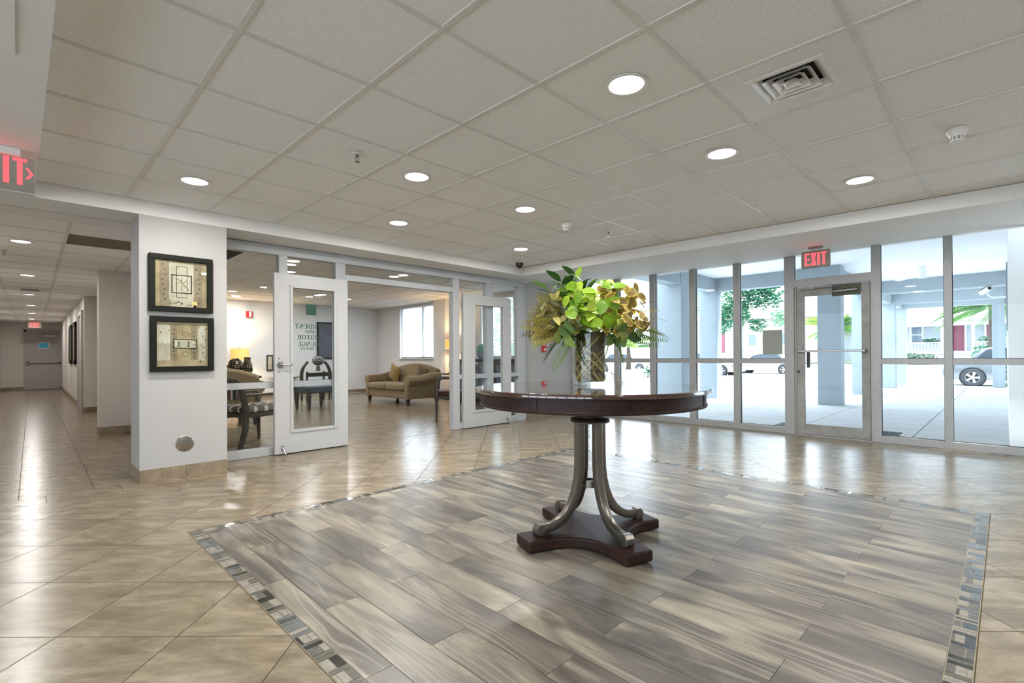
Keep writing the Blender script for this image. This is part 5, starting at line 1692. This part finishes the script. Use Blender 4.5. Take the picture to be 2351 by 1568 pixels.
# bullet camera on a bracket
t = thing('bullet_camera', 'grey bullet security camera on a curved bracket outside', 'camera', (14.0, .0, 2.2))
b = MB(); b.tube([(14.0, -.02, 2.215), (14.0, .18, 2.215), (14.0, .24, 2.25), (14.02, .27, 2.31)], .016, 8); b.build('bracket', 'white_stucco', t, smooth=True)
M_ = Matrix.Translation((14.0, .30, 2.36)) @ Matrix.Rotation(R(28), 4, 'Z') @ Matrix.Rotation(R(14), 4, 'Y')
b = MB(); b.lathe([(.0005, -.16), (.045, -.16), (.048, -.1), (.048, .12), (.0005, .13)], 16, M=M_ @ Matrix.Rotation(R(90), 4, 'Y')); b.build('body', 'white_stucco', t, smooth=True)
b = MB(); b.box(-.2, .16, -.06, .06, .045, .055, M=M_); b.build('sunshade', 'aluminium', t)
b = MB(); b.lathe([(.0005, -.162), (.034, -.162), (.034, -.158)], 14, M=M_ @ Matrix.Rotation(R(90), 4, 'Y')); b.build('lens', 'black_plastic', t)
# floor grates
for k, (x0, x1, y0, y1, lab) in enumerate(((8.16, 8.66, 1.02, 1.45, 'green grate in the paving right of the entrance door'), (8.2, 8.7, 2.2, 2.55, 'green grate in the paving left of the entrance door'))):
    g = thing('floor_grate', lab, 'grate', ((x0 + x1) / 2, (y0 + y1) / 2, -.012), 0, 'paving grates')
    bxs('grate_frame', 'concrete', [(x0 - .05, x1 + .05, y0 - .05, y1 + .05, -.012, -.008)], g)
    bxs('grate_pan', 'arch_black', [(x0, x1, y0, y1, -.008, -.0065)], g)
    n = int((y1 - y0) / .03)
    for i in range(n):
        yy = y0 + (i + .5) * (y1 - y0) / n
        bxs('grate_bar', 'grate_green', [(x0, x1, yy - .008, yy + .008, -.008, -.002)], g)

# ------------------------------------------------------------------ cars
def wheel_meshes():
    b = MB(); b.lathe([(.20, -.1), (.29, -.1), (.315, -.07), (.315, .07), (.29, .1), (.20, .1)], 36, cap=False)
    ty = b.mesh('tyre', smooth=True); ty.materials.append(MATS['tyre'])
    b = MB(); b.lathe([(.19, -.085), (.215, -.095), (.215, .095), (.19, .085)], 36, cap=False)
    b.lathe([(.0005, -.08), (.045, -.08), (.05, -.06)], 16)
    for k in range(5):
        a = 2 * PI * k / 5
        M2 = Matrix.Rotation(a, 4, 'Z')
        b.add([(.03, -.028, -.075), (.03, .028, -.075), (.205, .045, -.085), (.205, -.045, -.085), (.03, -.028, -.05), (.03, .028, -.05), (.205, .045, -.05), (.205, -.045, -.05)],
              [(0, 1, 2, 3), (7, 6, 5, 4), (0, 4, 5, 1), (1, 5, 6, 2), (2, 6, 7, 3), (3, 7, 4, 0)], M2)
    rm_ = b.mesh('rim', smooth=True); rm_.materials.append(MATS['rim_alloy'])
    b = MB(); b.lathe([(.0005, -.03), (.2, -.03), (.2, -.02), (.0005, -.02)], 24)
    dk = b.mesh('hub_well', smooth=True); dk.materials.append(MATS['arch_black'])
    return ty, rm_, dk
WM = wheel_meshes()
def car(name, label, loc, rz, paint, L=4.5, W=1.75, group='cars in the street'):
    """local X is the length (front at +X), the side shown is -Y"""
    t = thing(name, label, 'car', loc, rz, group)
    f = L / 2
    low = [(-f, .42), (-f + .05, .72), (-f + .25, .90), (-f + .9, .95), (0, .93), (f - 1.1, .88), (f - .35, .74), (f - .05, .60), (f, .40), (f - .1, .24), (-f + .1, .24)]
    def loft(prof, halfw, name, m, inset=.0, bev=.03):
        b = MB(); n = len(prof); vs_ = []
        for sd, k in ((-1, 1), (1, 1)):
            for (x, z) in prof:
                vs_.append((x, sd * (halfw - inset * max(0, (z - .5))), z))
        fs = [tuple(range(n)), tuple(range(2 * n - 1, n - 1, -1))] + [(i, (i + 1) % n, n + (i + 1) % n, n + i) for i in range(n)]
        b.add(vs_, fs); return b.build(name, m, t, local=True, bevel=bev, smooth=True)
    loft(low, W / 2, 'body', paint, .05)
    cab = [(-f + .7, .92), (-f + 1.15, 1.36), (-f + 1.6, 1.44), (.2, 1.42), (.75, 1.28), (f - 1.15, .88)]
    loft(cab, W / 2 - .03, 'cabin', paint, .22)
    win = [(-f + .92, .97), (-f + 1.22, 1.32), (-f + 1.6, 1.39), (.18, 1.37), (.66, 1.25), (f - 1.35, .93)]
    for sd in (-1, 1):
        b = MB(); b.add([(x, sd * (W / 2 - .018 - .22 * (z - .5) + .0), z) for x, z in win], [tuple(range(len(win)))]); b.build('side_window', 'car_glass', t, local=True)
        b = MB(); b.box(-.35, -.15, sd * (W / 2 - .01), sd * (W / 2 + .02) + .001, .74, .77); b.build('door_handle', paint, t, local=True)
        b = MB(); b.box(-.62, -.612, min(sd * (W / 2 - .03), sd * (W / 2 + .002)), max(sd * (W / 2 - .03), sd * (W / 2 + .002)), .32, .9); b.box(.55, .558, min(sd * (W / 2 - .03), sd * (W / 2 + .002)), max(sd * (W / 2 - .03), sd * (W / 2 + .002)), .32, .9); b.build('door_gap', 'arch_black', t, local=True)
        b = MB(); b.box(f - .3, f - .02, min(sd * (W / 2 - .35), sd * (W / 2 + .001)), max(sd * (W / 2 - .35), sd * (W / 2 + .001)), .56, .66); b.build('headlight', 'window_dark', t, local=True)
        for x in (-f + .85, f - .85):
            b = MB(); M2 = Matrix.Translation((x, sd * (W / 2 - .08), .315)) @ Matrix.Rotation(R(90) * sd, 4, 'X')
            b.lathe([(.0005, -.085), (.37, -.085), (.37, .06)], 28, M=M2); b.build('wheel_arch', 'arch_black', t, local=True)
            wl = bpy.data.objects.new('wheel', WM[0]); COL.objects.link(wl); wl.parent = t
            wl.matrix_local = Matrix.Translation((x, sd * (W / 2 - .055), .315)) @ Matrix.Rotation(R(90) * sd, 4, 'X')
            for me in WM[1:]:
                o = bpy.data.objects.new('rim' if me is WM[1] else 'hub_well', me); COL.objects.link(o); o.parent = wl
    return t
car('parked_car', 'silver car with five-spoke wheel parked beyond the passage', (25.3, -.53, -.1), R(-90), 'car_silver')
car('parked_car', 'white car parked across the street behind the notice', (36.9, 11.87, -.235), R(90), 'car_white')
car('parked_car', 'white car nose cut off by a storefront mullion', (31.0, 13.55, -.19), R(-90), 'car_white', L=4.4)
car('parked_car', 'white car parked beyond the stone planter', (33.0, 20.5, -.2), R(-90), 'car_white', L=4.8)

# ------------------------------------------------------------------ houses over the road
h1 = thing('house', 'white clapboard house with a porch and red doors', 'house', (52, 2, .3))
HX, PZ = 52.0, 1.28
bxs('wall', 'siding', [(HX, HX + 6, -6, 8.5, .3, 3.4)], h1)
for k in range(13):
    bxs('clapboard', 'siding', [(HX - .03, HX, -6, 8.5, PZ + .02 + k * .16, PZ + .16 + k * .16)], h1)
bxs('porch_floor', 'trim_white', [(HX - 2.2, HX, -6, 8.5, PZ - .22, PZ)], h1)
bxs('porch_skirt', 'siding', [(HX - 2.1, HX, -6, 8.5, .2, PZ - .22)], h1)
bxs('porch_beam', 'trim_white', [(HX - 2.2, HX - 2.0, -6, 8.5, 3.2, 3.52), (HX - 2.2, HX, -6, 8.5, 3.5, 3.6)], h1)
mb = MB(); mb.add([(HX - 2.6, -6.4, 3.55), (HX - 2.6, 8.9, 3.55), (HX + 3.2, 8.9, 6.0), (HX + 3.2, -6.4, 6.0), (HX - 2.6, -6.4, 3.65), (HX - 2.6, 8.9, 3.65), (HX + 3.2, 8.9, 6.1), (HX + 3.2, -6.4, 6.1)],
                  [(0, 1, 2, 3), (7, 6, 5, 4), (0, 4, 5, 1), (1, 5, 6, 2), (2, 6, 7, 3), (3, 7, 4, 0)]); mb.build('roof', 'roof_shingle', h1)
for y in (3.45, 1.72, -.6, 5.9):
    bxs('porch_post', 'trim_white', [(HX - 2.18, HX - 2.0, y - .09, y + .09, PZ, 3.25)], h1)
def red_door(y0, y1):
    d = bxs('front_door', 'red_door', [(HX - .08, HX - .03, y0, y1, PZ, PZ + 2.05)], h1)
    for k in range(5):
        bxs('door_panel', 'red_door', [(HX - .1, HX - .08, y0 + .14, y1 - .14, PZ + .12 + k * .38, PZ + .42 + k * .38)], d, bevel=.012)
    bxs('door_trim', 'trim_white', [(HX - .09, HX - .03, y0 - .12, y0, PZ, PZ + 2.15), (HX - .09, HX - .03, y1, y1 + .12, PZ, PZ + 2.15), (HX - .09, HX - .03, y0 - .12, y1 + .12, PZ + 2.05, PZ + 2.17)], h1)
red_door(2.28, 3.2); red_door(.3, 1.05)
wnd = bxs('window', 'trim_white', [(HX - .08, HX - .03, 4.72, 5.62, PZ + .6, PZ + 2.05)], h1)
bxs('pane', 'window_dark', [(HX - .1, HX - .08, 4.85, 5.49, PZ + .7, PZ + 1.3)], wnd); bxs('pane', 'window_dark', [(HX - .1, HX - .08, 4.85, 5.49, PZ + 1.38, PZ + 1.95)], wnd)
for (ya, yb) in ((3.55, 8.4), (-.5, 1.6)):
    bxs('rail', 'trim_white', [(HX - 2.14, HX - 2.04, ya, yb, PZ + .62, PZ + .68), (HX - 2.14, HX - 2.04, ya, yb, PZ + .08, PZ + .14)], h1)
    n = int((yb - ya) / .2)
    for k in range(n):
        y = ya + (k + .5) * (yb - ya) / n
        bxs('baluster', 'trim_white', [(HX - 2.12, HX - 2.06, y - .03, y + .03, PZ + .14, PZ + .62)], h1)
h2 = thing('house', 'pale stone fronted house behind the white car', 'house', (50, 18, .3))
bxs('wall', 'stone_wall', [(50, 56, 12.5, 18.2, .3, 4.4)], h2)
bxs('side_wall', 'siding', [(49.5, 56, 18.2, 26, .3, 4.4)], h2)
bxs('front_door', 'red_door', [(49.42, 49.5, 19.7, 20.3, 1.3, 3.3)], h2)
bxs('garage_door', 'siding', [(49.4, 49.5, 18.3, 19.6, 1.2, 3.0)], h2)
for y in (16.9, 14.3):
    wv_ = bxs('window', 'trim_white', [(49.93, 50, y - .1, y + .75, 1.9, 3.1)], h2); bxs('pane', 'window_dark', [(49.9, 49.93, y, y + .65, 2.0, 3.0)], wv_)
mb = MB(); mb.add([(49, 12, 4.4), (49, 26.5, 4.4), (54, 26.5, 6.4), (54, 12, 6.4), (59, 26.5, 4.4), (59, 12, 4.4)], [(0, 1, 2, 3), (3, 2, 4, 5), (0, 3, 5), (1, 4, 2), (0, 5, 4, 1)]); mb.build('roof', 'roof_shingle', h2)
h3 = thing('house', 'pale house glimpsed between the columns beyond the palm', 'house', (62, 9.5, .3))
bxs('wall', 'siding', [(62, 66, 9.2, 12.3, .3, 3.6)], h3); bxs('window', 'window_dark', [(61.95, 62, 10.2, 11.0, 1.5, 2.7)], h3)
mb = MB(); mb.add([(61, 9, 3.6), (61, 12.5, 3.6), (64, 12.5, 5.2), (64, 9, 5.2), (67, 12.5, 3.6), (67, 9, 3.6)], [(0, 1, 2, 3), (3, 2, 4, 5), (0, 3, 5), (1, 4, 2)]); mb.build('roof', 'roof_shingle', h3)

# ------------------------------------------------------------------ planting outside
def leaf_cloud(n, ell, size, seed, hole=.0):
    """loose crown of small bent leaves filling an ellipsoid"""
    rr = random.Random(seed); vs_, fs = [], []
    for k in range(n):
        while True:
            p = Vector((rr.uniform(-1, 1), rr.uniform(-1, 1), rr.uniform(-1, 1)))
            if p.length < 1: break
        c = Vector((p.x * ell[0], p.y * ell[1], p.z * ell[2]))
        s = size * rr.uniform(.6, 1.3)
        m = Matrix.Rotation(rr.uniform(0, 6.3), 3, 'Z') @ Matrix.Rotation(rr.uniform(-1.2, 1.2), 3, 'X')
        i = len(vs_)
        for q in ((0, 0, 0), (.5, .32, .1), (1, 0, -.1), (.5, -.32, .1)):
            vs_.append(c + m @ (Vector(q) * s))
        fs += [(i, i + 1, i + 2), (i, i + 2, i + 3)]
    return [tuple(v) for v in vs_], fs
def foliage(name, m, n, ell, size, seed, loc, parent):
    v, f = leaf_cloud(n, ell, size, seed)
    me = bpy.data.meshes.new(name); me.from_pydata(v, [], f); me.materials.append(MATS[m])
    o = bpy.data.objects.new(name, me); COL.objects.link(o); o.parent = parent; o.location = Vector(loc) - wloc(parent); o['kind'] = 'stuff'
    return o
tr = thing('street_tree', 'leafy green street tree hanging over the white car', 'tree', (27, 11.2, -.1))
for k, (x, y, z, e, n) in enumerate(((26.5, 10.2, 4.1, (1.2, 1.0, 1.1), 900), (26.0, 8.9, 4.3, (1.1, 1.1, .9), 900), (26.2, 9.9, 3.2, (.9, .8, .7), 600), (26, 8.3, 3.9, (.8, .8, .6), 420), (26.0, 10.6, 2.7, (.8, .5, .6), 420), (26, 8.75, 2.6, (.5, .35, .4), 150), (26, 7.75, 2.85, (.4, .25, .5), 130), (27, 11.5, 4.5, (1.8, 1.5, 1.3), 800))):
    foliage('crown', 'tree_leaf', n, e, .19, 50 + k, (x, y, z), tr)
b = MB(); b.tube([(27, 11.2, -.1), (27, 11.2, 2.0), (26.7, 10.6, 3.4), (26.2, 9.4, 4.1)], [.18, .15, .1, .05], 8); b.build('trunk', 'bark', tr, smooth=True)
def palm(name, label, loc, h, n, L, seed, arc=(0, 2 * PI), lift=(.0, 1.0)):
    t = thing(name, label, 'palm', loc, 0, 'palms along the street')
    rr = random.Random(seed)
    b = MB(); b.tube([(0, 0, 0), (.05, 0, h * .5), (0, 0, h)], [.13, .11, .09], 8); b.build('trunk', 'bark', t, smooth=True, local=True)
    for k in range(n):
        a = arc[0] + (arc[1] - arc[0]) * (k + rr.random() * .6) / n
        d = Vector((math.cos(a), math.sin(a), rr.uniform(*lift))).normalized()
        o = bpy.data.objects.new('frond', PALM); COL.objects.link(o); o.parent = t
        o.matrix_local = Matrix.Translation((0, 0, h)) @ orient(d, Vector((0, 0, 1))).to_4x4() @ Matrix.Rotation(rr.uniform(-1.3, 1.3), 4, 'X') @ Matrix.Scale(L * rr.uniform(.8, 1.1), 4)
PALM = frond_mesh('palm_frond', 'palm_leaf', 18, 1, .34, .55, 48)
palm('palm', 'green palm behind the column of the entrance door', (30.3, 6.2, -.12), 2.6, 18, 1.6, 4)
palm('palm', 'yellow green palm drooping over the house porch', (33, .5, -.15), 3.5, 20, 2.1, 9, lift=(-.1, .8))
palm('palm', 'pale palm growing from the stone planter', (20.6, 12.75, .4), 1.05, 14, 1.2, 12, lift=(.4, 1.4))
t = thing('stone_planter', 'low pale stone planter beyond the portico', 'planter', (20.6, 12.8, -.03))
b = MB(); b.lathe([(.0005, 0), (.75, 0), (.8, .08), (.72, .12), (.78, .38), (.84, .42), (.84, .46), (.7, .46), (.68, .4), (.0005, .38)], 32); b.build('bowl', 'stone_wall', t, smooth=True, local=True)
def shrub(label, loc, ell, n, size, seed, m='tree_leaf', cat='shrub'):
    t = thing('shrub', label, cat, loc, 0, 'shrubs outside')
    foliage('foliage', m, n, ell, size, seed, (loc[0], loc[1], loc[2] + ell[2]), t)
    b = MB(); b.tube([loc, (loc[0], loc[1], loc[2] + ell[2])], .03, 6); b.build('stem', 'bark', t)
shrub('low hedge beyond the stone planter', (22.5, 12.6, -.05), (.5, .8, .3), 700, .09, 70)
shrub('bush in front of the house porch', (48.6, 4.9, .25), (.6, 1.4, .45), 500, .2, 71, 'bush_leaf')
shrub('tall strappy bush by the porch at the right', (47.5, .6, .3), (.7, 1.1, .75), 600, .28, 72)
shrub('green bush leaning on the passage end post', (23.2, .05, -.03), (.3, .25, .55), 260, .1, 73)
shrub('potted foliage on the house porch rail', (50.2, 4.1, PZ + .55), (.25, .55, .22), 160, .22, 74)
shrub('red and green porch plant by the second door', (50.4, .9, PZ + .5), (.25, .5, .3), 160, .2, 75)
shrub('white leaved shrub beside the far red door', (40.0, .15, -.2), (.6, .45, 1.5), 500, .16, 76)
shrub('tree seen through the lounge blinds', (13.5, 13.5, .0), (1.2, 1.4, 1.6), 900, .2, 77)
